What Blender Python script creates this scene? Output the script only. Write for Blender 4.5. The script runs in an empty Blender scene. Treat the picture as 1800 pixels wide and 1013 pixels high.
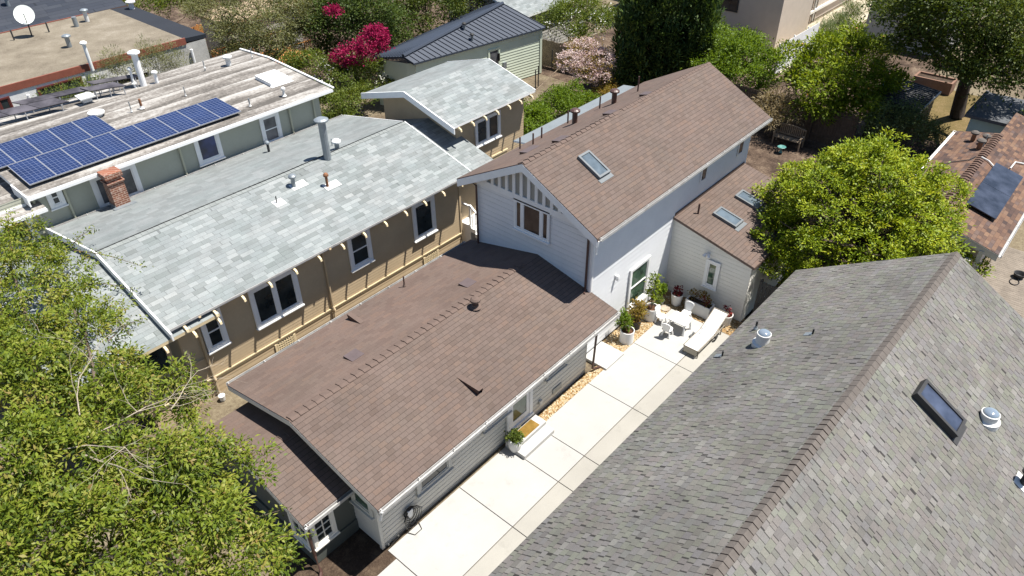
import bpy, math, random
import numpy as np
from mathutils import Vector, Matrix
random.seed(7)
rng = np.random.default_rng(7)
C = bpy.context.scene.collection
S = bpy.context.scene

# ------------------------------------------------------------------ camera, sky, sun
FPX, YAW, PITCH, ROLL, HCAM = 1286.0, math.radians(41.26), math.radians(36.56), math.radians(0.415), 17.0
def cam_axes():
    cp, sp = math.cos(PITCH), math.sin(PITCH)
    f = np.array([math.cos(YAW)*cp, math.sin(YAW)*cp, -sp])
    r = np.array([math.sin(YAW), -math.cos(YAW), 0.0])
    d = np.cross(f, r)
    c, s = math.cos(ROLL), math.sin(ROLL)
    return np.array([c*r+s*d, -s*r+c*d, f])
CR = cam_axes()
cd = bpy.data.cameras.new('camera'); cam = bpy.data.objects.new('camera', cd); C.objects.link(cam)
cd.sensor_width = 36.0; cd.lens = FPX/1800*36.0; cd.clip_end = 600; cd.clip_start = 0.5
m = Matrix.Identity(4)
for i in range(3):
    m[i][0] = CR[0][i]; m[i][1] = -CR[1][i]; m[i][2] = -CR[2][i]
m[2][3] = HCAM
cam.matrix_world = m
S.camera = cam

SUN = Vector((0.275, -0.25, 0.928)).normalized()
w = bpy.data.worlds.new('World'); S.world = w; w.use_nodes = True
nt = w.node_tree; nt.nodes.clear()
sky = nt.nodes.new('ShaderNodeTexSky'); sky.sky_type = 'NISHITA'; sky.sun_disc = False
sky.sun_elevation = math.asin(SUN.z); sky.sun_rotation = math.atan2(SUN.x, SUN.y)
sky.air_density = 1.0; sky.dust_density = 0.3; sky.ozone_density = 2.5
bg = nt.nodes.new('ShaderNodeBackground'); bg.inputs['Strength'].default_value = 0.068
wo = nt.nodes.new('ShaderNodeOutputWorld')
nt.links.new(sky.outputs[0], bg.inputs[0]); nt.links.new(bg.outputs[0], wo.inputs[0])
sl = bpy.data.lights.new('sun', 'SUN'); sl.energy = 5.0; sl.angle = math.radians(0.5); sl.color = (1.0, 0.955, 0.88)
so = bpy.data.objects.new('sun', sl); C.objects.link(so)
so.rotation_euler = SUN.to_track_quat('Z', 'Y').to_euler(); so.location = (10, 10, 60)
S.view_settings.view_transform = 'Standard'; S.view_settings.look = 'None'
S.view_settings.exposure = 1.0; S.view_settings.gamma = 1.0
S.cycles.max_bounces = 6; S.cycles.diffuse_bounces = 3; S.cycles.transmission_bounces = 3; S.cycles.glossy_bounces = 2

# ------------------------------------------------------------------ measuring helpers (pixel of the photo -> point on a known plane)
O3 = np.array([0, 0, HCAM])
def ray(x, y): return CR.T @ np.array([(x-900)/FPX, (y-506.5)/FPX, 1.0])
def az(x, y, z=0.0):
    d = ray(x, y); return O3 + (z-HCAM)/d[2]*d
def ax(x, y, X):
    d = ray(x, y); return O3 + X/d[0]*d
def ay(x, y, Y):
    d = ray(x, y); return O3 + Y/d[1]*d
def apl(x, y, P, n):
    d = ray(x, y); n = np.array(n, float); return O3 + np.dot(np.array(P)-O3, n)/np.dot(d, n)*d

# ------------------------------------------------------------------ object helpers
def tag(o, label=None, cat=None, group=None, kind=None):
    if label: o['label'] = label
    if cat: o['category'] = cat
    if group: o['group'] = group
    if kind: o['kind'] = kind
    return o
def thing(name, label, cat, loc=(0, 0, 0), rz=0.0, group=None):
    o = bpy.data.objects.new(name, None); C.objects.link(o)
    o.location = tuple(float(v) for v in loc); o.rotation_euler = (0, 0, rz); o.empty_display_size = 0.3
    return tag(o, label, cat, group)
def copy_tree(o, parent=None):
    c = o.copy(); C.objects.link(c)
    if parent is not None: c.parent = parent
    for ch in list(o.children): copy_tree(ch, c)
    return c

class MB:
    def __init__(s): s.v = []; s.f = []; s.m = []; s.uv = []
    def face(s, pts, mi=0, uv=None):
        b = len(s.v); s.v += [tuple(map(float, p)) for p in pts]; s.f.append(tuple(range(b, b+len(pts)))); s.m.append(mi)
        s.uv.append(uv if uv is not None else [(0.0, 0.0)]*len(pts))
    def mesh(s, V, F, mi=0):
        b = len(s.v); s.v += [tuple(map(float, p)) for p in V]
        for f in F:
            s.f.append(tuple(i+b for i in f)); s.m.append(mi); s.uv.append([(0.0, 0.0)]*len(f))
    def frame_box(s, o, a, b, c, mi=0):
        o, a, b, c = (np.array(t, float) for t in (o, a, b, c))
        V = [o, o+a, o+a+b, o+b, o+c, o+a+c, o+a+b+c, o+b+c]
        F = [(0, 3, 2, 1), (4, 5, 6, 7), (0, 1, 5, 4), (1, 2, 6, 5), (2, 3, 7, 6), (3, 0, 4, 7)]
        if np.dot(np.cross(a, b), c) < 0: F = [f[::-1] for f in F]
        s.mesh(V, F, mi)
    def box(s, x0, x1, y0, y1, z0, z1, mi=0):
        s.frame_box((x0, y0, z0), (x1-x0, 0, 0), (0, y1-y0, 0), (0, 0, z1-z0), mi)
    def tube(s, pts, rad, n=8, mi=0, cap=True):
        pts = [np.array(p, float) for p in pts]
        if np.isscalar(rad): rad = [rad]*len(pts)
        V = []; F = []
        for i, p in enumerate(pts):
            t = pts[min(i+1, len(pts)-1)] - pts[max(i-1, 0)]; t = t/(np.linalg.norm(t)+1e-9)
            a = np.cross(t, (0, 0, 1.0))
            if np.linalg.norm(a) < 0.15: a = np.cross(t, (0, 1.0, 0))
            a /= np.linalg.norm(a); b = np.cross(t, a)
            for k in range(n):
                q = 2*math.pi*k/n; V.append(p+rad[i]*(math.cos(q)*a+math.sin(q)*b))
        for i in range(len(pts)-1):
            for k in range(n):
                k2 = (k+1) % n
                F.append((i*n+k, (i+1)*n+k, (i+1)*n+k2, i*n+k2))
        if cap: F.append(tuple(range(n))); F.append(tuple(range(len(pts)*n-1, (len(pts)-1)*n-1, -1)))
        s.mesh(V, F, mi)
    def lathe(s, prof, c=(0, 0, 0), n=24, mi=0):
        V = []; F = []
        for r, z in prof:
            for k in range(n):
                q = 2*math.pi*k/n; V.append((c[0]+r*math.cos(q), c[1]+r*math.sin(q), c[2]+z))
        for i in range(len(prof)-1):
            for k in range(n):
                k2 = (k+1) % n; F.append((i*n+k, i*n+k2, (i+1)*n+k2, (i+1)*n+k))
        s.mesh(V, F, mi)
    def build(s, name, mats, parent=None, smooth=False, bevel=0.0, off=None):
        me = bpy.data.meshes.new(name)
        v = s.v
        if off is not None: v = [(p[0]-off[0], p[1]-off[1], p[2]-off[2]) for p in v]
        me.from_pydata(v, [], s.f)
        if not isinstance(mats, (list, tuple)): mats = [mats]
        for mt in mats: me.materials.append(mt)
        me.polygons.foreach_set('material_index', s.m)
        ul = me.uv_layers.new(name='UVMap')
        ul.data.foreach_set('uv', np.array([c for u in s.uv for c in u], float).ravel())
        if smooth: me.polygons.foreach_set('use_smooth', [True]*len(s.f))
        me.update()
        o = bpy.data.objects.new(name, me); C.objects.link(o)
        if parent is not None:
            o.parent = parent
            if parent.type == 'EMPTY':
                o.matrix_parent_inverse = (Matrix.Translation(parent.location) @ parent.rotation_euler.to_matrix().to_4x4()).inverted()
        if bevel > 0:
            bm = o.modifiers.new('bevel', 'BEVEL'); bm.width = bevel; bm.segments = 2; bm.limit_method = 'ANGLE'
        return o

# ------------------------------------------------------------------ materials
def newmat(name):
    mt = bpy.data.materials.new(name); mt.use_nodes = True
    n = mt.node_tree; n.nodes.clear()
    out = n.nodes.new('ShaderNodeOutputMaterial'); b = n.nodes.new('ShaderNodeBsdfPrincipled')
    n.links.new(b.outputs[0], out.inputs[0])
    return mt, n, b, out
class NB:
    def __init__(s, n): s.n = n
    def node(s, t, **k):
        x = s.n.nodes.new(t)
        for a, v in k.items(): setattr(x, a, v)
        return x
    def lk(s, a, b): s.n.links.new(a, b)
    def math(s, op, a, b=None, clamp=False):
        x = s.node('ShaderNodeMath', operation=op); x.use_clamp = clamp
        for i, q in enumerate((a, b)):
            if q is None: continue
            if isinstance(q, (int, float)): x.inputs[i].default_value = q
            else: s.lk(q, x.inputs[i])
        return x.outputs[0]
    def noise(s, vec, scale, detail=3, rough=0.55, dim='3D'):
        x = s.node('ShaderNodeTexNoise'); x.inputs['Scale'].default_value = scale
        x.inputs['Detail'].default_value = detail; x.inputs['Roughness'].default_value = rough
        if vec is not None: s.lk(vec, x.inputs['Vector'])
        return x.outputs['Fac']
    def ramp(s, fac, stops, interp='LINEAR'):
        x = s.node('ShaderNodeValToRGB'); x.color_ramp.interpolation = interp
        e = x.color_ramp.elements
        while len(e) < len(stops): e.new(0.5)
        for q, (p, c) in zip(e, stops): q.position = p; q.color = (*c, 1) if len(c) == 3 else c
        s.lk(fac, x.inputs[0]); return x.outputs[0]
    def mix(s, fac, a, b, mode='MIX'):
        x = s.node('ShaderNodeMix', data_type='RGBA', blend_type=mode)
        for q, i in ((fac, 0), (a, 6), (b, 7)):
            if isinstance(q, (int, float)): x.inputs[i].default_value = q
            elif isinstance(q, tuple): x.inputs[i].default_value = (*q, 1)
            else: s.lk(q, x.inputs[i])
        return x.outputs[2]
    def bump(s, h, strength=0.4, dist=0.02):
        x = s.node('ShaderNodeBump'); x.inputs['Strength'].default_value = strength; x.inputs['Distance'].default_value = dist
        s.lk(h, x.inputs['Height']); return x.outputs[0]
    def objco(s): return s.node('ShaderNodeTexCoord').outputs['Object']

def paint(name, col, rough=0.6, var=0.10, scale=2.5, spec=0.4, bump=0.0, dirt=None, metal=0.0):
    mt, n, b, out = newmat(name); k = NB(n)
    co = k.objco(); f = k.noise(co, scale, 5, 0.6); f2 = k.noise(co, scale*9, 3)
    f = k.math('ADD', k.math('MULTIPLY', f, 0.7), k.math('MULTIPLY', f2, 0.3))
    lo = tuple(c*(1-var*1.6) for c in col); hi = tuple(min(1, c*(1+var)) for c in col)
    c = k.ramp(f, [(0.3, lo), (0.7, hi)])
    if dirt:
        g = k.ramp(k.noise(co, 1.1, 6, 0.7), [(0.52, (0, 0, 0)), (0.75, (1, 1, 1))])
        c = k.mix(k.math('MULTIPLY', g, 0.5), c, dirt)
    k.lk(c, b.inputs['Base Color']); b.inputs['Roughness'].default_value = rough
    b.inputs['Specular IOR Level'].default_value = spec; b.inputs['Metallic'].default_value = metal
    if bump: k.lk(k.bump(f2, bump, 0.02), b.inputs['Normal'])
    return mt

def shingle(name, cols, e=0.14, wd=0.3, lv=0.10, dv=0.55, lu=0.03, du=0.5, mott=0.18, bump=0.5, stain=None, rand_w=True, patch=None):
    """tabs in courses: u runs along the eave, v up the slope, both in metres"""
    mt, n, b, out = newmat(name); k = NB(n)
    uv = k.node('ShaderNodeUVMap'); uv.uv_map = 'UVMap'
    sp = k.node('ShaderNodeSeparateXYZ'); k.lk(uv.outputs[0], sp.inputs[0]); u, v = sp.outputs[0], sp.outputs[1]
    vr = k.math('DIVIDE', v, e); row = k.math('FLOOR', vr); fv = k.math('FRACT', vr)
    wn = k.node('ShaderNodeTexWhiteNoise', noise_dimensions='1D'); k.lk(row, wn.inputs['W'])
    if rand_w: off = wn.outputs['Value']
    else: off = k.math('ADD', k.math('MULTIPLY', row, 0.5), k.math('MULTIPLY', wn.outputs['Value'], 0.12))
    tu = k.math('ADD', k.math('DIVIDE', u, wd), off)
    if rand_w:   # uneven tab widths
        nz = k.node('ShaderNodeTexNoise', noise_dimensions='2D'); cb = k.node('ShaderNodeCombineXYZ')
        k.lk(tu, cb.inputs[0]); k.lk(row, cb.inputs[1]); k.lk(cb.outputs[0], nz.inputs['Vector']); nz.inputs['Scale'].default_value = 0.9
        tu = k.math('ADD', tu, k.math('MULTIPLY', nz.outputs['Fac'], 1.1))
    tab = k.math('FLOOR', tu); fu = k.math('FRACT', tu)
    cb = k.node('ShaderNodeCombineXYZ'); k.lk(tab, cb.inputs[0]); k.lk(row, cb.inputs[1])
    w2 = k.node('ShaderNodeTexWhiteNoise', noise_dimensions='2D'); k.lk(cb.outputs[0], w2.inputs['Vector'])
    rnd = w2.outputs['Value']
    c = k.ramp(rnd, [(i/(len(cols)-1), q) for i, q in enumerate(cols)])
    co = k.objco()
    big = k.noise(co, 0.55, 5, 0.6); hue = k.noise(co, 0.9, 4, 0.6)
    c = k.mix(1.0, c, k.ramp(hue, [(0.32, (1.02, 0.995, 0.985)), (0.5, (1, 1, 1)), (0.68, (0.98, 1.005, 1.0))]), 'MULTIPLY'); fine = k.noise(co, 45, 2, 0.7)
    c = k.mix(1.0, c, k.ramp(big, [(0.3, (1-mott,)*3), (0.72, (1+mott*0.6,)*3)]), 'MULTIPLY')
    c = k.mix(1.0, c, k.ramp(fine, [(0.3, (0.86,)*3), (0.7, (1.12,)*3)]), 'MULTIPLY')
    if stain:
        g = k.ramp(k.noise(co, 1.6, 6, 0.7), [(0.5, (0, 0, 0)), (0.72, (1, 1, 1))])
        c = k.mix(k.math('MULTIPLY', g, stain[1]), c, stain[0])
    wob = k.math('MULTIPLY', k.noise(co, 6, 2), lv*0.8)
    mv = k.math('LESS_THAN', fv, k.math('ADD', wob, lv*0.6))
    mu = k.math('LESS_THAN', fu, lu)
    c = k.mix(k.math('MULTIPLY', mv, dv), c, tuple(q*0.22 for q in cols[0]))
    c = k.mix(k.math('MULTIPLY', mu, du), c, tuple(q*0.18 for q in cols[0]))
    k.lk(c, b.inputs['Base Color']); b.inputs['Roughness'].default_value = 0.9; b.inputs['Specular IOR Level'].default_value = 0.25
    h = k.math('ADD', k.math('MULTIPLY', k.math('SUBTRACT', 1.0, fv), 0.8), k.math('MULTIPLY', rnd, 0.5))
    h = k.math('ADD', h, k.math('MULTIPLY', fine, 0.35))
    h = k.math('SUBTRACT', h, k.math('MULTIPLY', mu, 0.5))
    k.lk(k.bump(h, bump, 0.012), b.inputs['Normal'])
    return mt

def glassy(name, col=(0.022, 0.028, 0.030), rough=0.06, spec=0.6, blotch=None):
    mt, n, b, out = newmat(name); k = NB(n)
    co = k.objco(); f = k.noise(co, 1.7, 3)
    c = k.ramp(f, [(0.35, tuple(q*0.55 for q in col)), (0.7, blotch or tuple(q*1.6 for q in col))])
    k.lk(c, b.inputs['Base Color']); b.inputs['Roughness'].default_value = rough; b.inputs['Specular IOR Level'].default_value = spec
    k.lk(k.bump(k.noise(co, 1.2, 2), 0.03, 0.05), b.inputs['Normal'])
    return mt

def leafmat(name, cols, trans=0.3, rough=0.45, spec=0.35, tcol=None):
    mt, n, b, out = newmat(name); k = NB(n)
    at = k.node('ShaderNodeAttribute'); at.attribute_name = 'rnd'
    c = k.ramp(at.outputs['Fac'], [(i/(len(cols)-1), q) for i, q in enumerate(cols)])
    k.lk(c, b.inputs['Base Color']); b.inputs['Roughness'].default_value = rough; b.inputs['Specular IOR Level'].default_value = spec
    if trans > 0:
        t = k.node('ShaderNodeBsdfTranslucent'); k.lk(k.mix(1.0, c, tcol or (1.5, 1.4, 0.5), 'MULTIPLY'), t.inputs[0])
        ms = k.node('ShaderNodeMixShader'); ms.inputs[0].default_value = trans
        k.lk(b.outputs[0], ms.inputs[1]); k.lk(t.outputs[0], ms.inputs[2]); k.lk(ms.outputs[0], out.inputs[0])
    return mt

def ground_mat(name, cols, scale=1.0, fine=30, bump=0.5, dist=0.03):
    mt, n, b, out = newmat(name); k = NB(n)
    co = k.objco()
    f = k.math('ADD', k.math('MULTIPLY', k.noise(co, scale, 6, 0.65), 0.6), k.math('MULTIPLY', k.noise(co, fine, 4, 0.7), 0.4))
    c = k.ramp(f, [(0.34+0.3*i/(len(cols)-1), q) for i, q in enumerate(cols)])
    k.lk(c, b.inputs['Base Color']); b.inputs['Roughness'].default_value = 0.95; b.inputs['Specular IOR Level'].default_value = 0.15
    k.lk(k.bump(k.noise(co, fine, 4, 0.7), bump, dist), b.inputs['Normal'])
    return mt

M = {}
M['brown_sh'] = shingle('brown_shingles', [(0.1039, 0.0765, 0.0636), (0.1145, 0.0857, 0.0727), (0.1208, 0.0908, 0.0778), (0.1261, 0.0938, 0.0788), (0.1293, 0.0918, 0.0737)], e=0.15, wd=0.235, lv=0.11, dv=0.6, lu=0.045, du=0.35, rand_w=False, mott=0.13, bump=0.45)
M['brown_cap'] = paint('brown_ridge_shingles', (0.1220, 0.0885, 0.0743), 0.9, 0.10, 6, 0.2, 0.3)
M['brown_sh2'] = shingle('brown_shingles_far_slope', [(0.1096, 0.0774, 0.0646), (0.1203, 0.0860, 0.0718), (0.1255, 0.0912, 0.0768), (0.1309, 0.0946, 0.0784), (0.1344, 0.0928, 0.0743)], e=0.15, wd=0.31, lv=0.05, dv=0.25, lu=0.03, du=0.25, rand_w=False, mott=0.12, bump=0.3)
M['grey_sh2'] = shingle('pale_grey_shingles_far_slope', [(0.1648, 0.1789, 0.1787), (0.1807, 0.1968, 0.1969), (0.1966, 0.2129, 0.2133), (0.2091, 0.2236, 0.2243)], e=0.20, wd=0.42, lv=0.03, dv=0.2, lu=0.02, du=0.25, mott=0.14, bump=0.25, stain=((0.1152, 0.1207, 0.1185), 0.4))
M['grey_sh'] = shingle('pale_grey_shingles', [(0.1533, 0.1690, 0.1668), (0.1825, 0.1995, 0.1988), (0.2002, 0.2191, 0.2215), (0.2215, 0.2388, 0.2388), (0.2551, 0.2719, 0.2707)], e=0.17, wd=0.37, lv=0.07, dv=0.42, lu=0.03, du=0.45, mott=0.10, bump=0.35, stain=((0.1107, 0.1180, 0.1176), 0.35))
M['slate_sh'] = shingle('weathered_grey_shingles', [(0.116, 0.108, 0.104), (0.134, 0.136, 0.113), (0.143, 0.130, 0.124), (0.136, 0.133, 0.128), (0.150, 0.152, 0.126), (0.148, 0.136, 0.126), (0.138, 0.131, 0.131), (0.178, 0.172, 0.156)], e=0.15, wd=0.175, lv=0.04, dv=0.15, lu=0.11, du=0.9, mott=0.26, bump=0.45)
M['vent_cap'] = paint('purple_brown_vent_metal', (0.0989, 0.0757, 0.0757), 0.6, 0.1, 5, 0.3)
M['slate_cap'] = paint('ridge_cap_shingles', (0.110, 0.096, 0.086), 0.9, 0.14, 5, 0.2, 0.4)
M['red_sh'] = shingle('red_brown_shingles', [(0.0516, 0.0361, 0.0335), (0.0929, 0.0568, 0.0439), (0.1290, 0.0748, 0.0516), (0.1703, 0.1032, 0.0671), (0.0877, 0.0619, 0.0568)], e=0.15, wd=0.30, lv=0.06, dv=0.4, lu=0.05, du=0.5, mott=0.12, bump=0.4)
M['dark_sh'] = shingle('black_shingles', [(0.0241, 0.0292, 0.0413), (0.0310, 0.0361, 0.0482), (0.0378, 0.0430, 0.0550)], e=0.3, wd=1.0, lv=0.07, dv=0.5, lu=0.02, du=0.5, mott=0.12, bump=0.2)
M['white_trim'] = paint('white_trim_paint', (0.78, 0.78, 0.77), 0.5, 0.05, 3)
M['white_wall'] = paint('white_siding_paint', (0.7007, 0.7144, 0.7280), 0.6, 0.04, 1.5)
M['grey_wall'] = paint('light_grey_siding_paint', (0.5850, 0.5733, 0.5232), 0.6, 0.05, 1.5)
M['cream_wall'] = paint('cream_siding_paint', (0.74, 0.72, 0.66), 0.6, 0.04, 1.5)
M['tan_wall'] = paint('tan_siding_paint', (0.4622, 0.3591, 0.2316), 0.65, 0.08, 1.2)
M['tan_trim'] = paint('tan_trim_paint', (0.60, 0.49, 0.31), 0.6, 0.06, 2)
M['olive_wall'] = paint('olive_siding_paint', (0.37, 0.375, 0.305), 0.65, 0.05, 1.3)
M['olive_trim'] = paint('olive_trim_paint', (0.42, 0.42, 0.32), 0.6, 0.05, 2)
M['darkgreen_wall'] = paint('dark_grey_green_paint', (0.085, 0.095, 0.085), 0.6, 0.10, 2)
M['gable_panel'] = paint('taupe_gable_panel', (0.30, 0.29, 0.26), 0.7, 0.05, 2)
M['mint_wall'] = paint('pale_green_siding_paint', (0.56, 0.62, 0.50), 0.6, 0.05, 1.5)
M['stucco'] = paint('white_stucco', (0.66, 0.66, 0.65), 0.85, 0.05, 3, 0.2, 0.3, dirt=(0.45, 0.44, 0.42))
M['stucco_grey'] = paint('weathered_stucco', (0.42, 0.41, 0.38), 0.9, 0.15, 2, 0.2, 0.3, dirt=(0.22, 0.21, 0.2))
M['beige_stucco'] = paint('beige_stucco', (0.52, 0.44, 0.36), 0.85, 0.05, 2, 0.2, 0.2)
M['brown_metal'] = paint('dark_brown_metal', (0.07, 0.035, 0.028), 0.45, 0.1, 4, 0.5)
M['brown_edge'] = paint('brown_drip_edge', (0.13, 0.085, 0.07), 0.55, 0.15, 4, 0.4)
M['gutter'] = paint('weathered_white_gutter', (0.3999, 0.3939, 0.3810), 0.45, 0.18, 5, 0.5, 0, dirt=(0.1290, 0.0963, 0.0774))
M['galv'] = paint('galvanised_metal', (0.27, 0.30, 0.32), 0.42, 0.14, 4, 0.5, metal=0.45)
M['rust'] = paint('rusty_metal', (0.22, 0.10, 0.05), 0.7, 0.3, 9, 0.3)
M['sky_frame'] = paint('grey_skylight_metal', (0.1290, 0.1419, 0.1505), 0.5, 0.1, 4, 0.4)
M['flash'] = paint('white_flashing', (0.6020, 0.6020, 0.5848), 0.6, 0.1, 6)
M['glass'] = glassy('dark_window_glass')
M['glass_g'] = glassy('greenish_window_glass', (0.03, 0.06, 0.04), 0.05, 0.6, (0.10, 0.17, 0.12))
M['glass_b'] = glassy('bluish_window_glass', (0.02, 0.03, 0.07), 0.06, 0.6, (0.03, 0.05, 0.16))
M['glass_br'] = glassy('window_glass_over_brown_blind', (0.06, 0.045, 0.035), 0.06, 0.5, (0.085, 0.062, 0.048))
M['curtain'] = glassy('window_glass_over_curtain', (0.10, 0.105, 0.115), 0.08, 0.5, (0.17, 0.17, 0.18))
M['sky_glass'] = glassy('skylight_glass', (0.08, 0.105, 0.125), 0.1, 0.6, (0.11, 0.14, 0.165))
M['sky_glass_b'] = glassy('blue_skylight_glass', (0.05, 0.062, 0.10), 0.10, 0.6, (0.07, 0.085, 0.13))
M['black'] = paint('black_plastic', (0.012, 0.012, 0.013), 0.45, 0.1, 4, 0.4)
M['charcoal'] = paint('charcoal_paint', (0.035, 0.035, 0.036), 0.6, 0.15, 4, 0.3)
M['soil'] = ground_mat('dark_soil', [(0.02, 0.014, 0.01), (0.05, 0.034, 0.024), (0.11, 0.08, 0.055)], 2.0, 28)
M['pot_soil'] = ground_mat('potting_soil', [(0.04, 0.02, 0.012), (0.11, 0.055, 0.032)], 3, 40)
M['wood'] = paint('weathered_wood', (0.20, 0.155, 0.11), 0.85, 0.2, 5, 0.2, 0.2)
M['wood_dark'] = paint('dark_weathered_wood', (0.085, 0.065, 0.05), 0.9, 0.25, 5, 0.15, 0.2)
M['wood_red'] = paint('orange_stained_wood', (0.42, 0.19, 0.065), 0.75, 0.2, 4, 0.2)
M['white_plastic'] = paint('white_plastic', (0.7440, 0.7440, 0.7347), 0.4, 0.02, 3, 0.45)
M['pot_white'] = paint('white_fibreglass', (0.6660, 0.6615, 0.6435), 0.55, 0.05, 3, 0.4, 0.0)
M['bark'] = paint('grey_brown_bark', (0.13, 0.10, 0.075), 0.9, 0.35, 6, 0.15, 0.5)
M['bark_pale'] = paint('pale_bare_twigs', (0.34, 0.29, 0.23), 0.9, 0.2, 6, 0.15)
M['bark_dark'] = paint('dark_bark', (0.05, 0.04, 0.034), 0.9, 0.35, 6, 0.15, 0.5)

# ------------------------------------------------------------------ building pieces
def clip_poly(P, z0, z1):
    def half(Q, f):
        R = []
        for i in range(len(Q)):
            a, b = Q[i], Q[(i+1) % len(Q)]; fa, fb = f(a), f(b)
            if fa >= 0: R.append(a)
            if (fa >= 0) != (fb >= 0):
                t = fa/(fa-fb); R.append((a[0]+t*(b[0]-a[0]), a[1]+t*(b[1]-a[1])))
        return R
    Q = half(P, lambda p: p[1]-z0)
    return half(Q, lambda p: z1-p[1]) if len(Q) > 2 else []
def siding(mb, Og, u, n, poly, e=0.15, lap=0.014, mi=0, groove=0.0):
    """horizontal lapped boards on the wall polygon poly [(s, z)]"""
    Og, u, n = (np.array(t, float) for t in (Og, u, n))
    zmin = min(p[1] for p in poly); zmax = max(p[1] for p in poly)
    flip = np.dot(np.cross(u, (0, 0, 1.0)), n) < 0
    k = 0
    while zmin+k*e < zmax-1e-4:
        a = zmin+k*e; b = min(a+e, zmax); Q = clip_poly(poly, a, b); k += 1
        if len(Q) < 3: continue
        if groove:      # open V joint below each board
            G = clip_poly(Q, a, a+groove); Q = clip_poly(Q, a+groove, b)
            if len(G) > 2:
                s0, s1 = min(p[0] for p in G), max(p[0] for p in G); Z = np.array([0, 0, 1.0]); A = lambda s, z, d: Og+u*s+Z*z-n*d
                for q in ([A(s0, a, 0.03), A(s1, a, 0.03), A(s1, a+groove, 0.03), A(s0, a+groove, 0.03)], [A(s0, a, 0), A(s1, a, 0), A(s1, a, 0.03), A(s0, a, 0.03)], [A(s0, a+groove, 0.03), A(s1, a+groove, 0.03), A(s1, a+groove, 0), A(s0, a+groove, 0)]): mb.face(q, mi)
            if len(Q) < 3: continue
        pts = [Og+u*s+np.array([0, 0, z])+n*lap*(1-(z-a)/e) for s, z in Q]
        mb.face(pts[::-1] if flip else pts, mi)
        low = [] if groove else [s for s, z in Q if abs(z-a) < 1e-5]
        if len(low) >= 2:
            s0, s1 = min(low), max(low)
            q = [Og+u*s0+np.array([0, 0, a]), Og+u*s1+np.array([0, 0, a]), Og+u*s1+np.array([0, 0, a])+n*lap, Og+u*s0+np.array([0, 0, a])+n*lap]
            mb.face(q, mi)
def slope(mb, a, b, c, d, mi=0, th=0.09, side=1, u0=0.0):
    """one roof slope: a, b along the eave, c, d along the top (a under d); top face carries metre UVs, slab th thick"""
    a, b, c, d = (np.array(t, float) for t in (a, b, c, d))
    ud = (b-a)/np.linalg.norm(b-a); nn = np.cross(b-a, d-a); nn /= np.linalg.norm(nn)
    if nn[2] < 0: nn = -nn
    vd = np.cross(nn, ud)
    if np.dot(vd, d-a) < 0: vd = -vd
    uv = [(float(np.dot(p-a, ud))+u0, float(np.dot(p-a, vd))) for p in (a, b, c, d)]
    top = [a, b, c, d]; bot = [p-np.array([0, 0, th]) for p in top]
    if np.dot(np.cross(b-a, c-a), (0, 0, 1)) < 0: order = (3, 2, 1, 0)
    else: order = (0, 1, 2, 3)
    mb.face([top[i] for i in order], mi, [uv[i] for i in order])
    mb.face([bot[i] for i in order[::-1]], side)
    for i in range(4):
        j = (i+1) % 4
        q = [top[order[i]], bot[order[i]], bot[order[j]], top[order[j]]]
        mb.face(q, side)
def ridge_caps(mb, p0, p1, wl, wr, dl, dr, step=0.15, lift=0.022, mi=0, ends=1):
    """overlapping cap shingles from p0 to p1; wl/wr wing widths, dl/dr unit vectors down each slope"""
    p0, p1, dl, dr = (np.array(t, float) for t in (p0, p1, dl, dr))
    L = np.linalg.norm(p1-p0); t = (p1-p0)/L; n = int(L/step); Z = np.array([0, 0, 1.0])
    for i in range(n):
        a = p0+t*(i*step); b = p0+t*((i+1)*step+0.02); la = lift*random.uniform(0.8, 1.3)+0.012; lb = 0.008
        j = random.uniform(-0.006, 0.006)
        A = [a+Z*la+dl*(wl+j), a+Z*(la+0.006), a+Z*la+dr*(wr+j)]; B = [b+Z*lb+dl*(wl+j), b+Z*(lb+0.006), b+Z*lb+dr*(wr+j)]
        A0 = [a+Z*-0.03+dl*(wl+j), a-Z*0.03, a-Z*0.03+dr*(wr+j)]
        mb.face([A[0], A[1], B[1], B[0]], mi); mb.face([A[1], A[2], B[2], B[1]], mi)
        if ends:
            mb.face([A[0], A0[0], A0[1], A[1]], mi+ends-1 if ends > 1 else mi); mb.face([A[1], A0[1], A0[2], A[2]], mi+ends-1 if ends > 1 else mi)
        for s in (0, 2): mb.face([A[s], B[s], B[s]-Z*0.03, A0[s]], mi)
def beam(mb, a, b, wdir, wid, hgt, mi=0):
    """board from a to b (its top outer edge), wid thick along wdir, hgt down"""
    a, b, wdir = (np.array(t, float) for t in (a, b, wdir))
    mb.frame_box(a, b-a, wdir*wid, np.array([0, 0, -hgt]), mi)
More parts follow.
